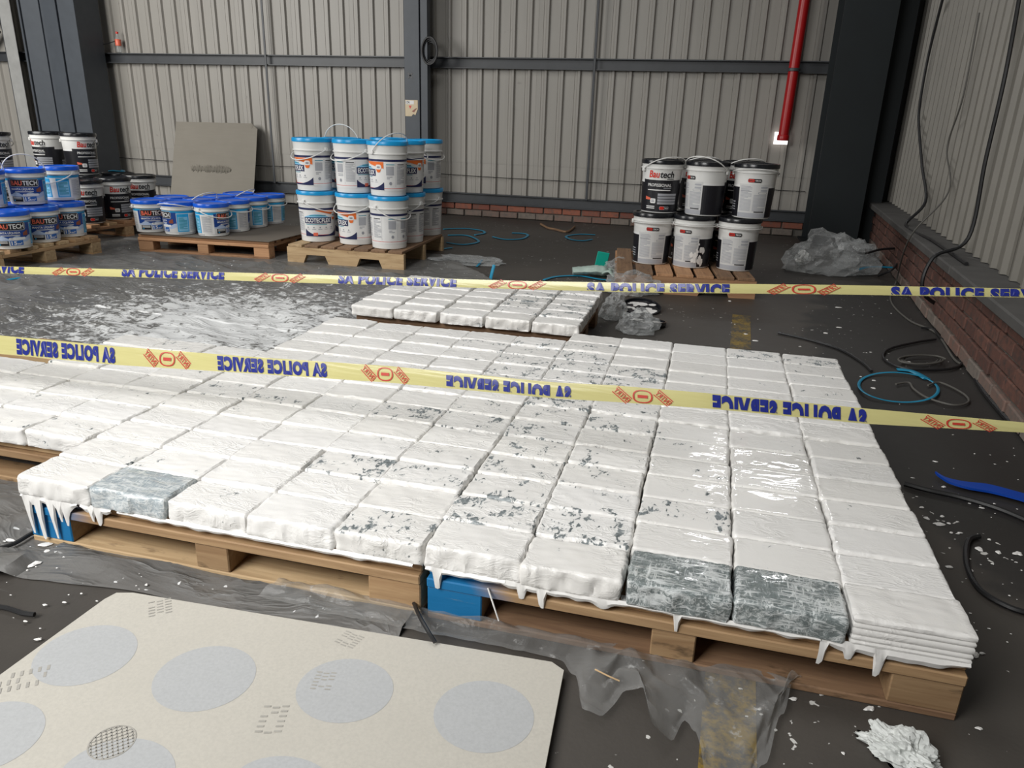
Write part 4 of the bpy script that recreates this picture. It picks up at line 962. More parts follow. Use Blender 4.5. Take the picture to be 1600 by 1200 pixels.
# A2: black-lid pails
pk = stack_pallet('wooden pallet in the left corner under black-lidded pails', -6.12, 4.22, 1.2, 1.25, math.radians(-8), ('wood', 'wood_red', 'wood_red'))
gK = 'black-lidded pails in the left corner'
K = dict(g=Vector((-5.06, 4.42, 0)), h=Vector((-5.05, 4.77, 0)), i=Vector((-5.09, 5.17, 0)))
for nm, fc, lb, h in (('g', 8, 'lower black-lidded pail nearest the royal-blue tubs in the left corner', 118), ('h', 28, 'lower black-lidded pail in the middle of the corner row', 124), ('i', 5, 'lower black-lidded pail at the right end of the corner row', 110)):
    bucket('bau', K[nm], PB, toward(K[nm]) + fc, lb, gK, h, toward(K[nm]) + 200)
for q, lb in (((-5.40, 4.47), 'lower black-lidded pail in second row behind the first corner pail'), ((-5.50, 4.90), 'lower black-lidded pail in second row under the upper pail'), ((-5.43, 5.27), 'lower black-lidded pail at the back right with only its lid showing')):
    bucket('bau', Vector((*q, 0)), PB, toward(Vector((*q, 0))), lb, gK, 100, 0)
for nm, x, y, fc, lb in (('j', -5.50, 4.90, 34, 'upper black-lidded pail with red and black name, right one of the stack'), ('k', -5.94, 4.97, -44, 'upper black-lidded pail left of the other upper one'), ('l', -5.9, 4.3, 30, 'upper black-lidded pail cut off by the left edge')):
    q = Vector((x, y, 0)); bucket('bau', q, PB + .391, toward(q) + fc, lb, gK, 112, toward(q) + 165)
    if nm in 'kl': bucket('bau', q, PB, toward(q), f"lower black-lidded pail hidden under the {'left' if nm == 'k' else 'cut off'} upper pail", gK, 100, 0)
b = MB(); tube(b, spline([(-5.50, 5.25, .553), (-5.43, 5.22, .56), (-5.37, 5.28, .553), (-5.42, 5.34, .556)], 5), 0.02, 'strap', 7, flatten=.35); tag(b.build('strap_end', smooth=True), 'scrap of blue strap on a black lid in the left corner', 'strap')
# D: black-lid pails in front of the dark corner
pd = stack_pallet('wooden pallet with gaps between boards under six black-lidded pails', -0.05, 4.02, 1.02, 1.1, math.radians(7), ('wood_dark', 'wood_red', 'wood_dark'), 'stringer')
gD = 'black-lidded pails on the slatted pallet'
Dd = {nm: spot('bau', x, y, PB) for nm, (x, y) in dict(a=(1015, 414), b=(1077, 419.5), c=(1146, 424.5)).items()}
for nm, f1, f2, l1, l2, ox, h2, hr2 in (('a', 180, 4, 'lower black-lidded pail at the left of the slatted pallet', 'upper black-lidded pail with its red and black name facing out', 0.03, 60, 30),
                              ('b', 157, 128, 'lower dented black-lidded pail splashed with paint, in the middle', 'upper black-lidded pail in the middle with a smooth black side', 0.055, 55, -25),
                              ('c', 172, 180, 'lower black-lidded pail at the right of the slatted pallet', 'upper black-lidded pail at the right with white data panel', 0.07, 78, 0)):
    q = Dd[nm]; bucket('bau', q, PB, toward(q) + f1, l1, gD, 88, toward(q) + 5)
    q2 = q + Vector((ox, 0.02, 0)); bucket('bau', q2, PB + .391, toward(q2) + f2, l2, gD, h2, toward(q2) + hr2)
for nm, l1, l2 in (('b', 'lower black-lidded pail hidden behind the middle one', 'upper black-lidded pail behind the middle one'), ('c', 'lower black-lidded pail hidden behind the right one', 'upper black-lidded pail behind the right one')):
    q = Dd[nm] + Vector((-0.06, 0.35, 0)); bucket('bau', q, PB, 0, l1, gD, 100, 0); bucket('bau', q + Vector((.05, 0, 0)), PB + .391, 0, l2, gD, 60, 20)
# paint on the dented pail and its lid
q = Dd['b']; b = MB(); rr = random.Random(9)
for k in range(14):
    a = math.radians(rr.uniform(-40, 40)); z = PB + rr.uniform(.05, .2); s_ = rr.uniform(.006, .022); R = 0.145
    th = math.atan2(CAM.y - q.y, CAM.x - q.x) + .35 + a * .5; cx, cy = q.x + R * math.cos(th), q.y + R * math.sin(th); tx, ty = -math.sin(th), math.cos(th)
    n = 8; b.add([(cx + tx * s_ * math.cos(2 * PI * i / n) * rr.uniform(.6, 1), cy + ty * s_ * math.cos(2 * PI * i / n), z + s_ * 1.7 * math.sin(2 * PI * i / n) * rr.uniform(.6, 1)) for i in range(n)], [tuple(range(n))], 'paint_plain')
tag(b.build('paint_splash'), 'white paint splashes on the dented lower black-lidded pail', 'paint', kind='stuff')

# cardboard leaning against the back wall
c0, c1, c2, c3 = aty(268, 330, 7.35), aty(275, 190, 7.72), aty(403, 193, 7.72), aty(396, 330, 7.35)
c0.z = c3.z = 0.02
cbd = MB(); gx, gy = 14, 14; vs = []; fs = []
for j in range(gy + 1):
    for i in range(gx + 1):
        u, v = i / gx, j / gy; p = (c0 * (1 - u) + c3 * u) * (1 - v) + (c1 * (1 - u) + c2 * u) * v
        p = p + Vector((0, -0.012 * math.sin(u * 3) + 0.008 * noise.noise(Vector((u * 3, v * 3, 1))), 0))
        if i == gx and j == gy: p += Vector((-0.06, 0, -0.03))
        vs.append(p)
n = len(vs); vs2 = vs + [p + Vector((0, 0.006, 0)) for p in vs]
for j in range(gy):
    for i in range(gx):
        a = j * (gx + 1) + i; fs.append((a, a + 1, a + gx + 2, a + gx + 1)); fs.append((n + a + 1, n + a, n + a + gx + 1, n + a + gx + 2))
for i in range(gx): fs.append((gy * (gx + 1) + i, gy * (gx + 1) + i + 1, n + gy * (gx + 1) + i + 1, n + gy * (gx + 1) + i))
cbd.add(vs2, fs, 'card'); cbo = cbd.build('cardboard_sheet', smooth=False); tag(cbo, 'large grey-brown cardboard sheet leaning against the back wall', 'cardboard')
b = MB(); rr = random.Random(3)
for k in range(26):
    u = 0.25 + k * 0.0185; v = 0.42; p = (c0 * (1 - u) + c3 * u) * (1 - v) + (c1 * (1 - u) + c2 * u) * v; hh = 0.035 + rr.uniform(-.012, .03)
    b.add([p + Vector((dx, -0.03, dz)) for dx, dz in ((-.008, -hh), (.008, -hh * rr.uniform(.4, 1)), (.009, hh * rr.uniform(.5, 1)), (-.006, hh))], [(0, 1, 2, 3)], 'smudge')
b.build('faded_print', cbo)

# ================================================================== FLOOR COVERINGS
def grid_mesh(fn, nu, nv, mat, name, smooth=True):
    b = MB(); vs = [fn(i / nu, j / nv) for j in range(nv + 1) for i in range(nu + 1)]
    b.add(vs, [(j * (nu + 1) + i, j * (nu + 1) + i + 1, (j + 1) * (nu + 1) + i + 1, (j + 1) * (nu + 1) + i) for j in range(nv) for i in range(nu)], mat)
    return b.mesh(name, smooth)
PALL = [(-1.2, 0.0, 1.21, 2.0), (0, 0, 1.21, 2.0), (-2.42, .25, 1.22, 1.04), (-1.26, 2.14, 1.25, .92), (-2.86, 4.05, 1.15, 1.18), (-4.25, 3.95, 1.35, 1.08), (-5.7, 2.8, 1.3, 1.15), (-6.2, 4.0, 1.45, 1.5)]
def under(x, y, m=0.06):
    return any(a - m < x < a + w_ + m and c - m < y < c + d_ + m for a, c, w_, d_ in PALL)
def sheetf(u, v):
    y = -0.14 + v * 5.1
    xr = -0.03 if y < 2.2 else (-0.35 if y < 3.1 else -0.35 - (y - 3.1) * 0.75)
    xl = -8.2
    x = xl + (xr - xl) * u
    if y < 0.05: y += 0.10 * noise.noise(Vector((x * 2.0, 0, 0))) - (0.0 if x > -1.0 else (-1.0 - x) * 0.12)
    z = 0.003
    if y < 0.03 and x > -1.1: return (x, max(y, -0.15), 0.003 + (0.015 * max(0, 1 - 2.4 * abs(noise.noise(Vector((x * 5 + y * 3, y * 13, 1))))) if y > -0.06 else 0))
    if not under(x, y):
        r1 = 1 - abs(noise.noise(Vector((x * 1.6 + y * .7, y * 2.6, 3)))); r2 = 1 - abs(noise.noise(Vector((x * 4.5, y * 8 + x * 2, 7))))
        z += 0.030 * max(0, r1 - .70) / .30 * .8 + 0.014 * max(0, r2 - .66) / .34
    return (x, y, z)
tag(link('plastic_sheet', grid_mesh(sheetf, 340, 230, 'sheet', 'plastic_sheet')), 'wrinkled grey plastic sheet spread on the floor, smeared with white paint', 'plastic sheet')

# clear film bunched along the front of the right pallet
FE = [(-0.42, -0.05), (-0.2, -0.06), (0.30, -0.055), (0.375, -0.06), (0.41, -0.10), (0.445, -0.205), (0.475, -0.21), (0.51, -0.13), (0.54, -0.145), (0.57, -0.25), (0.61, -0.235), (0.635, -0.17), (0.66, -0.20), (0.70, -0.34), (0.76, -0.36), (0.81, -0.24), (0.85, -0.09), (0.88, 0.03)]
def filmf(u, v):
    x = -0.42 + u * 1.30
    for (a, c), (b_, d) in zip(FE, FE[1:]):
        if x <= b_ + 1e-6: t = (x - a) / (b_ - a); t = t * t * (3 - 2 * t); edge = c + (d - c) * t; break
    yb = 0.035; y = yb + (edge - yb) * v
    curl = max(0.0, min(1.0, (x - 0.40) / 0.08))
    z = 0.010 + 0.05 * math.sin(PI * min(1, v * 1.15)) ** 1.0 * (0.25 + 0.9 * abs(noise.noise(Vector((x * 6, v * 1.6, 5)))))
    z += 0.008 * (1 - abs(noise.noise(Vector((x * 14, y * 16, 2)))) * 2.2) * (0.5 + 0.5 * curl)
    z += curl * 0.05 * v * v * (0.5 + 0.5 * math.sin(x * 46 + 1.0)) * math.exp(-((x - .55) / .12) ** 2)
    if y < -0.02 and x < 0.39: z = min(z, 0.028)
    return (x + 0.012 * math.sin(v * 5 + u * 20), y, max(z, 0.004))
tag(link('clear_film', grid_mesh(filmf, 240, 44, 'film', 'clear_film')), 'crumpled clear plastic film spilling out in front of the right pallet', 'plastic film')

# plasterboard in front, with printed discs
bd = tag(empty('plasterboard', (0, 0, 0)), 'cream-grey board with pale blue printed discs lying on the floor', 'board')
def bw(x, y): p = at(x, y, 0.022); return (p.x, p.y)
outline = [bw(-70, 1105), bw(163, 936), bw(182, 926), bw(208, 926), bw(862, 1034), bw(881, 1047), bw(846, 1230), (0.42, -0.95), (-1.25, -0.95), (-1.75, -0.62)]
b = MB(); prism(b, outline, 0.010, 0.022, 'board'); b.build('panel', bd)
b = MB()
def disc(cx, cy, rx, ry, rot=0.0, z=0.0224, n=40):
    b = MB(); b.add([(cx + rx * math.cos(t) * math.cos(rot) - ry * math.sin(t) * math.sin(rot), cy + rx * math.cos(t) * math.sin(rot) + ry * math.sin(t) * math.cos(rot), z) for t in [2 * PI * i / n for i in range(n)]], [tuple(range(n))], 'disc'); b.build('printed_disc', bd)
for px, py, rx, ry in ((134, 1022, .108, .100), (320, 1058, .108, .100), (539, 1077, .104, .094), (756, 1117, .104, .098), (-18, 1150, .1, .09), (180, 1215, .108, .09), (440, 1232, .10, .07)):
    c = bw(px, py); disc(c[0], c[1], rx, ry, 0.0)
rr = random.Random(21)
def tread(px, py, ang, sx, sy, kind):
    b = MB(); c = bw(px, py); ca, sa = math.cos(ang), math.sin(ang)
    for r in range(6):
        for k in (-1, 0, 1):
            y = (r - 2.5) * sy / 6; x = k * sx / 3.2; wd_ = sx / 4.2; ht = sy / 17
            if rr.random() < .18: continue
            bow = 0.25 * (k * k) * sy / 6
            q = [(x - wd_ / 2, y + bow - ht / 2), (x + wd_ / 2, y + bow - ht / 2), (x + wd_ / 2, y + bow + ht / 2), (x - wd_ / 2, y + bow + ht / 2)]
            b.add([(c[0] + a * ca - e * sa, c[1] + a * sa + e * ca, 0.0228) for a, e in q], [(0, 1, 2, 3)], 'dust')
    tag(b.build('shoe_print', bd), kind='stuff')
tread(35, 1062, -0.9, .07, .10, 0); tread(425, 1125, 0.3, .06, .08, 0); tread(250, 950, 0.7, .06, .07, 0); tread(545, 1000, -0.2, .06, .05, 0); tread(505, 1065, 0.2, .05, .06, 0)
c = bw(175, 1160); b = MB()
for k in range(9):
    for s_ in (1, -1):
        off = (k - 4) * 0.009; hl = math.sqrt(max(0, .04 ** 2 - off * off)); a = 0.8 * s_
        p_, q_ = Vector((math.cos(a), math.sin(a))), Vector((-math.sin(a), math.cos(a)))
        m_ = Vector(c) + q_ * off
        b.add([(*(m_ - p_ * hl - q_ * .0012), .0229), (*(m_ + p_ * hl - q_ * .0012), .0229), (*(m_ + p_ * hl + q_ * .0012), .0229), (*(m_ - p_ * hl + q_ * .0012), .0229)], [(0, 1, 2, 3)], 'dust')
n = 30; b.add([(c[0] + r * math.cos(t), c[1] + r * math.sin(t), .0229) for r in (.040, .043) for t in [2 * PI * i / n for i in range(n)]], [(i, (i + 1) % n, n + (i + 1) % n, n + i) for i in range(n)], 'dust')
tag(b.build('shoe_print', bd), kind='stuff')

# white paint blobs fallen on the floor
b = MB(); rr = random.Random(17)
def blob(x, y, r, z=0.003, st=1.0, ang=0.0):
    n = 12; top = []; base = []
    for i in range(n):
        a = 2 * PI * i / n; q = r * (0.75 + 0.45 * noise.noise(Vector((math.cos(a) * 1.3 + x * 50, math.sin(a) * 1.3 + y * 50, 0))))
        dx, dy = q * math.cos(a) * st, q * math.sin(a) / st; dx, dy = dx * math.cos(ang) - dy * math.sin(ang), dx * math.sin(ang) + dy * math.cos(ang)
        base.append((x + dx, y + dy, z)); top.append((x + dx * .7, y + dy * .7, z + min(.003, r * .25)))
    b.add(base + top, [(i, (i + 1) % n, n + (i + 1) % n, n + i) for i in range(n)] + [tuple(range(n, 2 * n))], 'paint_plain')
def blob_px(px, py, wpx, **k):
    p = at(px, py, 0.004); r = wpx * (p - CAM).length / FPX / 2; blob(p.x, p.y, r, **k)
for q in ((49, 882, 26), (17, 845, 12), (70, 852, 16), (75, 862, 10), (140, 858, 10), (12, 893, 9), (1240, 1091, 11), (1360, 1106, 15), (1187, 1107, 7), (1318, 1176, 7), (1157, 1075, 6), (1530, 1137, 9), (1167, 1118, 5),
          (1475, 760, 7), (1467, 818, 16), (1448, 809, 10), (1472, 806, 7), (1483, 817, 6), (1497, 833, 6), (1530, 857, 14), (1560, 862, 10), (1590, 864, 15), (1515, 890, 11), (1483, 885, 10), (1440, 792, 7), (1546, 842, 6), (1551, 880, 5),
          (1365, 606, 8), (1420, 565, 7), (1290, 520, 8), (1310, 480, 8), (1050, 455, 8), (1180, 532, 10), (1140, 470, 7), (1520, 1021, 20), (1500, 1040, 9), (1535, 1020, 8), (650, 905, 10), (575, 870, 8), (560, 855, 7), (590, 880, 6), (60, 1000, 8)):
    blob_px(*q, z=0.006 if q[0] < 700 else 0.002, st=rr.uniform(.9, 1.5), ang=rr.uniform(0, .5))
for k in range(150):
    px, py = rr.uniform(0, 240), rr.uniform(800, 1000)
    if k % 2: px, py = rr.uniform(1380, 1600), rr.uniform(690, 1010)
    if k % 5 == 0: px, py = rr.uniform(1050, 1420), rr.uniform(480, 640)
    p = at(px, py, 0)
    if under(p.x, p.y, 0.03) or p.x > 1.9: continue
    blob_px(px, py, rr.choice((2, 2, 3, 3, 4, 6)), z=0.008 if px < 400 else 0.002, st=rr.uniform(.9, 1.6))
tag(b.build('paint_drops'), 'drops and splashes of white paint on the floor around the pallets', 'paint', kind='stuff')

# ================================================================== LITTER
def flatloop(name, pts, r, mat, label, closed=False, cat='strap', flat_=0.35, n=8):
    b = MB(); tube(b, spline(pts, n, closed), r, mat, 6, closed, flat_); return tag(b.build(name, smooth=True), label, cat)
def gp(*pts, z=0.008): return [at(x, y, z) for x, y in pts]
flatloop('strap_loop', gp((693, 358), (725, 357), (752, 360), (757, 364), (742, 367)), 0.014, 'strap', 'cyan strap loop on the floor just right of sky-blue-lidded pails')
flatloop('strap_loop', gp((700, 367.5), (730, 368), (748, 377), (725, 382), (698, 379)), 0.014, 'strap', 'pointed cyan strap loop beside the notched pallet')
flatloop('strap_loop', gp((770, 370), (790, 374), (815, 373), (825, 367), (815, 364.5), (800, 364)), 0.014, 'strap', 'open cyan strap loop in the middle of the rear floor')
flatloop('strap_loop', gp((930, 367), (905, 366), (885, 369), (892, 374), (910, 376), (925, 374)), 0.014, 'strap', 'cyan strap loop on the floor nearest the slatted pallet')
flatloop('strap_scrap', gp((686, 390), (698, 388), (706, 387)), 0.013, 'strap', 'short cyan strap scrap by the notched pallet corner')
flatloop('strap_scrap', [at(745, 416, .01), at(750, 411, .02), at(753, 406, .03)], 0.010, 'strap', 'thin blue strap end standing on the rear plastic sheet')
flatloop('strap_scrap', [at(766, 437, .01), at(769, 425, .06), at(772, 414, .11)], 0.012, 'strap', 'upright blue strap end with white tip behind the tape')
flatloop('strap_scrap', gp((-20, 441), (20, 436), (46, 430)), 0.016, 'strap', 'blue strap lying at the left edge behind the upper tape')
flatloop('strap_length', gp((850, 437), (870, 432), (905, 431), (935, 436), (955, 438)), 0.014, 'strap', 'long cyan strap beside the pale green glove')
cl = [at(1342 + 62 + 62 * math.cos(t), 605 + 23 * math.sin(t) + 4 * math.cos(t), 0.012 + .004 * math.sin(3 * t)) for t in [2 * PI * i / 16 for i in range(16)]]
flatloop('strap_coil', cl, 0.007, 'strap', 'round coil of blue strap on the floor by the side wall', True)
flatloop('strap_length', gp((1402, 577), (1425, 580), (1448, 592)), 0.022, 'strap', 'flat blue strap piece on the edge of the blue coil', flat_=.2)
bs = MB(); pts = spline(gp((1462, 741), (1480, 752), (1510, 760), (1550, 766), (1610, 782), (1660, 795), z=0.012), 8); vs = []
for i, p in enumerate(pts):
    wv = 0.010 + 0.022 * min(1, i / 24); vs += [p + Vector((0.0, wv, 0.0)), p + Vector((0.0, wv, 0.008)), p + Vector((0.0, -wv, 0.008)), p + Vector((0, -wv, 0))]
fs = []
for i in range(len(pts) - 1):
    for k in range(4): fs.append((4 * i + k, 4 * i + (k + 1) % 4, 4 * i + 4 + (k + 1) % 4, 4 * i + 4 + k))
bs.add(vs, fs, 'strap_blue'); tag(bs.build('blue_strap'), 'wide deep blue plastic strap lying right of the white packages', 'strap')
cable('floor_cable', gp((1413, 756), (1450, 766), (1500, 777), (1560, 795), (1620, 820), z=.012), 0.009, 'cable', 'straight black cable on the floor beside the deep blue strap')
cable('floor_cable', gp((1530, 838), (1513, 845), (1510, 880), (1530, 920), (1580, 950), (1640, 965), z=.01), 0.008, 'cable', 'bent black cable on dark floor at the right edge')
cable('floor_cable', gp((1216, 520), (1260, 530), (1310, 545), (1345, 565), (1362, 580), z=.01), 0.008, 'cable', 'black cable lying behind the middle right packages')
cable('floor_cable', gp((1462, 530), (1430, 535), (1390, 545), (1380, 558), (1400, 572), (1440, 578), (1490, 575), (1506, 560), (1490, 540), (1470, 528), (1458, 515), (1440, 512), (1478, 516), z=.012), 0.007, 'cable', 'tangled black cable loop on the floor beside the brick wall')
lp = []
for k in range(26): t = k * 0.75; lp.append(at(1440 + (26 + k * .5) * math.cos(t), 562 + 7 * math.sin(t), .01 + .0012 * k))
cable('cable_coil', lp, 0.005, 'grey_cable', 'small flat coil of grey cord beyond the blue strap coil', n=5)
cable('grey_cable', gp((1400, 600), (1420, 598), (1428, 608), (1450, 622), (1490, 633), (1513, 628), (1505, 615), (1470, 598), (1450, 602), z=.012), 0.005, 'grey_cable', 'loose grey cord looping beside the blue strap coil')
cable('floor_cable', gp((-20, 945), (10, 950), (35, 958), (54, 960), z=.012), 0.006, 'cable', 'short black cord end at the left edge of the floor')
cable('floor_cable', gp((-20, 862), (20, 850), (45, 836), (60, 828), z=.016), 0.006, 'cable', 'black cord beside the blue corner block of left pallet')
cable('black_strap', [at(645, 938, .03), at(655, 962, .05), at(668, 985, .045), at(680, 1004, .03)], 0.005, 'cable', 'twisted black strap between pallets over the clear film', 'strap')
cable('twig', [at(768 - 32, 905, .12) , at(745, 920, .10), at(750, 930, .075)], 0.003, 'wood_pale', 'splinter of pale wood hanging by the blue block of right pallet', 'splinter') if False else None
cable('splinter', [Vector((0.165, 0.004, .125)), Vector((0.185, -0.012, .09)), Vector((0.2, -0.018, .055))], 0.0022, 'paint_plain', 'pale splinter hanging beside the blue block of right pallet', 'splinter')
cable('splinter', [at(930, 1046, .05), at(950, 1056, .055), at(968, 1064, .05)], 0.0018, 'wood_pale', 'pale wood splinter lying on the crumpled clear film', 'splinter')
cable('vine_root', gp((845, 350), (856, 356), (866, 358), (886, 362), (898, 354), z=.015), 0.012, 'wood_dark', 'twisted brown root at the foot of the back wall', 'root')

def crumple(name, c, r, mat, seed, label, cat, amp=0.45, freq=2.2, zmin=0.004, sub=4, kids=()):
    bm = bmesh.new(); bmesh.ops.create_icosphere(bm, subdivisions=sub, radius=1)
    for v in bm.verts:
        n1 = v.co.normalized(); q = n1 * freq + Vector((seed, seed * 2, 0))
        d = 1 + amp * noise.noise(q) + amp * .6 * (1 - 2 * abs(noise.noise(q * 2.7))) * .6 + amp * .25 * noise.noise(q * 6)
        v.co = Vector((n1.x * r[0] * d, n1.y * r[1] * d, max(n1.z * r[2] * d, -c[2] + zmin)))
    b = MB(); b.add([v.co.copy() for v in bm.verts], [[v.index for v in f.verts] for f in bm.faces], mat); bm.free()
    o = b.build(name, None, False, c); return tag(o, label, cat)
q = at(1316, 408, .12); crumple('plastic_bag', (q.x - .10, q.y + .1, .11), (.30, .24, .21), 'bag', 3.3, 'heap of crumpled clear plastic before the dark corner column', 'plastic bag')
q = at(1372, 410, .1); crumple('plastic_bag', (q.x - .16, q.y + .22, .08), (.17, .22, .14), 'bag', 5.1, 'smaller crumpled plastic heap against the brick dwarf wall', 'plastic bag')
q = at(1395, 400, .1)
cable('power_cable', [at(1328, 376, .2), at(1332, 390, .2), at(1350, 396, .2), at(1375, 390, .22), at(1400, 388, .22)], 0.010, 'cable', 'black cord draped over the crumpled plastic heap')
cable('power_cable', [at(1372, 431, .02), at(1395, 420, .1), at(1407, 402, .15), at(1410, 380, .2)], 0.010, 'cable', 'black cord curving up the brick dwarf wall')
flatloop('strap_length', [at(1341, 421, .05), at(1360, 417, .07), at(1395, 418, .07)], 0.02, 'strap', 'blue strap lying on the plastic heap by the brick wall')
q = at(1276, 391, .12); crumple('plastic_scrap', (q.x - .12, q.y - .05, .05), (.06, .05, .06), 'paint_plain', 2.2, 'small white scrap beside the plastic heap in the dark corner', 'scrap', sub=3)
q = at(1000, 495, .0)
crumple('plastic_bag', (at(985, 460).x, at(985, 460).y + .05, .05), (.17, .12, .09), 'bag', 8.2, 'crumpled clear plastic beside the rear packages, upper clump', 'plastic bag')
crumple('plastic_bag', (at(958, 492).x, at(958, 492).y, .05), (.07, .18, .08), 'bag', 9.7, 'crumpled clear plastic against the dark rear pallet', 'plastic bag')
crumple('plastic_bag', (at(996, 522).x, at(996, 522).y + .03, .05), (.10, .07, .08), 'bag', 11.7, 'crumpled clear plastic clump nearest the middle right packages', 'plastic bag')
crumple('plastic_bag', (at(975, 432).x, at(975, 432).y, .05), (.13, .10, .09), 'bag', 14.7, 'crumpled clear plastic at the corner of the slatted pallet', 'plastic bag')
crumple('plastic_bag', (at(885, 425).x - .9, at(885, 425).y + .1, .01), (.26, .16, .035), 'bag', 16.7, 'low clear plastic crumple on the rear floor behind the tape', 'plastic bag')
def lid_on_floor(px, py, tilt, label):
    p = at(px, py, .02); e = tag(empty('loose_lid', (p.x, p.y, .012)), label, 'lid'); e.rotation_euler = tilt
    R = 0.13; b = MB(); lathe(b, [(0, .004), (R - .03, .004), (R - .028, 0), (R, 0), (R, .022), (R - .008, .022), (R - .01, .008), (R - .024, .008), (R - .026, .012), (0, .012)], 'black_lid', 36, False, False); b.build('disc', e, True)
    b = MB(); rr = random.Random(int(px)); n = 26
    for k in range(16):
        a = rr.uniform(0, 2 * PI); rd = rr.uniform(R * .35, R * .7); s_ = rr.uniform(.012, .034); m = 9
        b.add([(rd * math.cos(a) + s_ * 1.5 * math.cos(2 * PI * i / m) * rr.uniform(.6, 1), rd * math.sin(a) + s_ * math.sin(2 * PI * i / m) * rr.uniform(.6, 1), .0135 + k * .0001) for i in range(m)], [tuple(range(m))], 'paint_plain')
    b.build('paint_smear', e)
lid_on_floor(1002, 481, (0.22, 0, 0.3), 'loose black lid smeared with white paint, farther of two')
lid_on_floor(1008, 503, (-0.05, 0.12, 1.0), 'loose black lid smeared with white paint, nearer of two')
# gloves
def glove(name, c, rz, scale, mat, cuff, label):
    e = tag(empty(name, c, rz), label, 'glove'); e.scale = (scale,) * 3
    def skin(mb, chain, mat_):
        pts = spline([Vector(p[:3]) for p in chain], 5); m = len(chain) - 1
        n = len(pts); vs = []; fs = []; sg = 8
        for i, p in enumerate(pts):
            f = i / (n - 1) * m; k = min(int(f), m - 1); r = chain[k][3] + (chain[k + 1][3] - chain[k][3]) * (f - k)
            t = (pts[min(i + 1, n - 1)] - pts[max(i - 1, 0)]).normalized(); s_ = t.cross(Vector((0, 0, 1))).normalized(); u = s_.cross(t)
            for q in range(sg): a = 2 * PI * q / sg; w2 = p + s_ * r * math.cos(a) + u * r * .5 * math.sin(a); w2.z = max(w2.z, -.0) ; w2 += Vector((0, 0, .004 * noise.noise(w2 * 60))); vs.append(w2)
        for i in range(n - 1):
            for q in range(sg): q2 = (q + 1) % sg; fs.append((i * sg + q, i * sg + q2, (i + 1) * sg + q2, (i + 1) * sg + q))
        fs += [tuple(reversed(range(sg))), tuple((n - 1) * sg + q for q in range(sg))]; mb.add(vs, fs, mat_)
    b = MB(); skin(b, [(-.10, 0, .02, .035), (-.05, 0, .025, .036), (0, 0, .028, .045), (.04, 0, .025, .046), (.06, 0, .02, .03)], mat)
    for k, (y, l, bend) in enumerate(((.032, .06, .01), (.012, .075, .0), (-.010, .068, -.004), (-.032, .05, -.014))): skin(b, [(.035, y, .02, .014), (.035 + l * .6, y + bend, .022 + .01 * (k % 2), .012), (.035 + l, y + bend * 2.2, .012, .008)], mat)
    skin(b, [(-.02, .035, .02, .016), (.005, .062, .024, .014), (.03, .08, .012, .010)], mat); b.build('hand', e, True)
    if cuff:
        b = MB(); skin(b, [(-.16, 0, .03, .036), (-.13, 0, .03, .037), (-.095, 0, .022, .037)], cuff); b.build('cuff', e, True)
    return e
p = at(928, 432); glove('rubber_glove', (p.x, p.y, .004), 0.25, 1.75, 'glove', None, 'pale green rubber glove lying left of the slatted pallet')
p = at(939, 425); o = box('glove_cuff', 0.10, 0.012, 0.13, (p.x, p.y + .02, .10), 'teal', None, 0.2); o.rotation_euler = (0.1, 0.15, .2); tag(o, 'teal cuff of a second glove standing up behind the pale green glove', 'glove cuff')
p = at(1408, 1172, .02); o = crumple('rag', (p.x, p.y, .018), (.060, .036, .026), 'rag', 21.3, 'crumpled rag stiff with white paint in front of the right pallet', 'rag', amp=0.7, freq=1.5, sub=5); o.rotation_euler = (0, 0, -0.62)

# ================================================================== BARRIER TAPES
def lerp(tab, x):
    for (a, b_), (c, d) in zip(tab, tab[1:]):
        if x <= c or (c, d) == tab[-1]:
            t = (x - a) / (c - a); return b_ + (d - b_) * t
def clipped(txt, bold, shear, space, lo, hi):
    """letters cut off where the ribbon is folded, stretched back to height 1"""
    g, f, wd = text_geo(txt, bold, shear, space)
    bm = bmesh.new(); vv = [bm.verts.new((x, y, 0)) for x, y in g]
    for q in f:
        try: bm.faces.new([vv[i] for i in q])
        except ValueError: pass
    for y, n in ((lo, -1), (hi, 1)): bmesh.ops.bisect_plane(bm, geom=bm.verts[:] + bm.edges[:] + bm.faces[:], plane_co=(0, y, 0), plane_no=(0, n, 0), clear_outer=True)
    bm.verts.index_update(); gg = [(v.co.x, (v.co.y - lo) / (hi - lo)) for v in bm.verts]; ff = [tuple(v.index for v in q.verts) for q in bm.faces]; bm.free(); return gg, ff, wd
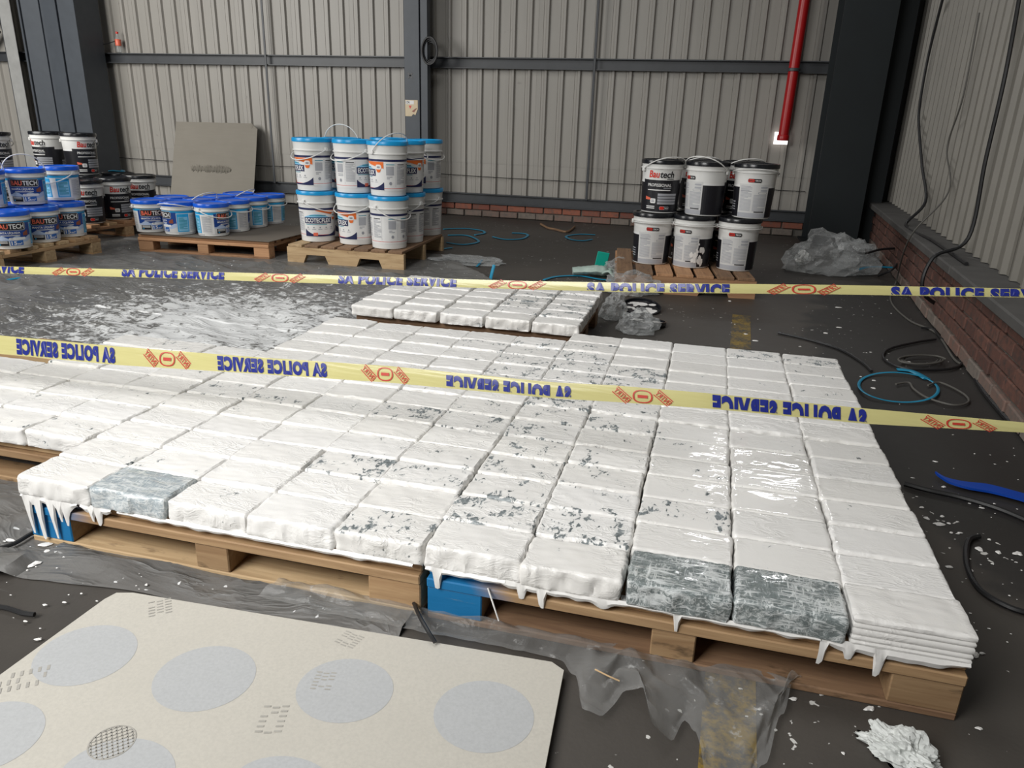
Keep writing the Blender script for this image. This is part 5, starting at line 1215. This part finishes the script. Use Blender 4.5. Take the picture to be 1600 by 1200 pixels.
def tape(label, top, bot, depth, texts, emblems, upside, x0=-700, x1=1800, bulge=0.0012):
    def P(x, v, lift=0.0):
        """v: 0 bottom edge .. 1 top edge"""
        yb, yt = lerp(bot, x), lerp(top, x); d = lerp(depth, x)
        return atd(x, yb + (yt - yb) * v, d - lift - bulge * math.sin(PI * max(0, min(1, v))))
    e = tag(empty('barrier_tape', P(800, 0.5)), label, 'tape'); o = Vector(e.location)
    b = MB(); xs = list(range(x0, x1 + 1, 16)); NV = 6; vs = []
    for x in xs:
        for k in range(NV + 1): vs.append(P(x, k / NV) - o)
    m = NV + 1
    b.add(vs, [(i * m + k, (i + 1) * m + k, (i + 1) * m + k + 1, i * m + k + 1) for i in range(len(xs) - 1) for k in range(NV)], 'tape')
    rb = b.build('ribbon', e, True)
    def put(b, pts, fs, mat, lift=0.0028): b.add([P(x, v, lift) - o for x, v in pts], fs, mat)
    for a, c, v0, v1, lo, hi in texts:
        b = MB(); g, f, wd = clipped(TX, 0.07, 0.12 if v0 < .1 else 0.0, 1.16, lo, hi)
        if upside: put(b, [(c - x / wd * (c - a), v0 + y * (v1 - v0)) for x, y in g], f, 'tape_blue')   # seen from the back
        else: put(b, [(a + x / wd * (c - a), v0 + y * (v1 - v0)) for x, y in g], f, 'tape_blue')
        tag(b.build('lettering', rb), kind='stuff')
    for a, c, v0, v1 in emblems:
        b = MB(); w_ = c - a; mx = (a + c) / 2; n = 24
        ring = [(mx + w_ * .17 * r * math.copysign(abs(math.cos(t)) ** .8, math.cos(t)), (v0 + v1) / 2 + (v1 - v0) / 2 * r * math.copysign(abs(math.sin(t)) ** .8, math.sin(t))) for r in (.84, 1.0) for t in [2 * PI * i / n for i in range(n)]]
        put(b, ring, [(i, (i + 1) % n, n + (i + 1) % n, n + i) for i in range(n)], 'tape_red')
        vm = (v0 + v1) / 2; put(b, [(mx - w_ * .085, vm - .09), (mx + w_ * .085, vm - .09), (mx + w_ * .085, vm + .09), (mx - w_ * .085, vm + .09)], [(0, 1, 2, 3)], 'tape_red')
        for cx in (a + w_ * .15, c - w_ * .15):
            sl = -1 if upside else 1; hw = w_ * .12
            def Q(s, t): return (cx + (s * hw) - t * w_ * .045 * sl, vm + sl * s * .30 * (v1 - v0) / .7 + t * .16)
            for t0_, t1_ in ((-1.15, -.9), (.9, 1.15)): put(b, [Q(-1, t0_), Q(1, t0_), Q(1, t1_), Q(-1, t1_)], [(0, 1, 2, 3)], 'tape_red')
            g, f, wd = text_geo('ENTRY', 0.02)
            if upside: put(b, [Q(1 - 2 * x / wd, y * 1.4 - .7) for x, y in g], f, 'tape_red')
            else: put(b, [Q(2 * x / wd - 1, y * 1.4 - .7) for x, y in g], f, 'tape_red')
        tag(b.build('emblem', rb), kind='stuff')
    return e
TX = 'SA POLICE SERVICE'
tape('lower yellow police tape hung over the packages, its lettering mirrored',
     [(-120, 507), (0, 524), (180, 541), (400, 558), (610, 572), (860, 597), (960, 602), (1114, 615), (1350, 638), (1600, 660), (1760, 678)],
     [(-120, 536), (0, 553), (180, 570), (400, 584), (610, 598), (860, 622), (960, 628), (1114, 639), (1350, 662), (1600, 676), (1760, 692)],
     [(-120, 2.62), (300, 2.45), (700, 2.2), (1100, 1.98), (1600, 1.8), (1760, 1.75)],
     [(25, 180, .06, .92, 0, 1), (339, 511, .06, .92, 0, 1), (697, 892, .13, .82, .36, 1), (1113, 1354, .12, .95, .42, 1)],
     [(225, 297, .1, .9), (565, 638, .08, .9), (958, 1050, .05, .85), (1440, 1556, .0, .8)], True)
tape('upper yellow police tape stretched in front of the stacked buckets',
     [(-120, 408), (0, 416), (200, 421), (480, 429), (820, 439), (1000, 442), (1300, 445), (1600, 451), (1760, 455)],
     [(-120, 419), (0, 427), (200, 433), (480, 442), (820, 452), (1000, 457), (1300, 460), (1600, 465), (1760, 468)],
     [(-120, 2.7), (300, 2.5), (700, 2.25), (1100, 2.0), (1600, 1.8), (1760, 1.75)],
     [(-115, 38, .04, .97, 0, .62), (190, 351, .04, .97, 0, .62), (528, 714, .04, .97, .05, .70), (917, 1140, .12, .98, .36, 1), (1392, 1660, .12, .98, .36, 1)],
     [(82, 146, .0, 1.0), (398, 476, .0, 1.0), (764, 852, .0, 1.0), (1200, 1312, .0, 1.0)], False)
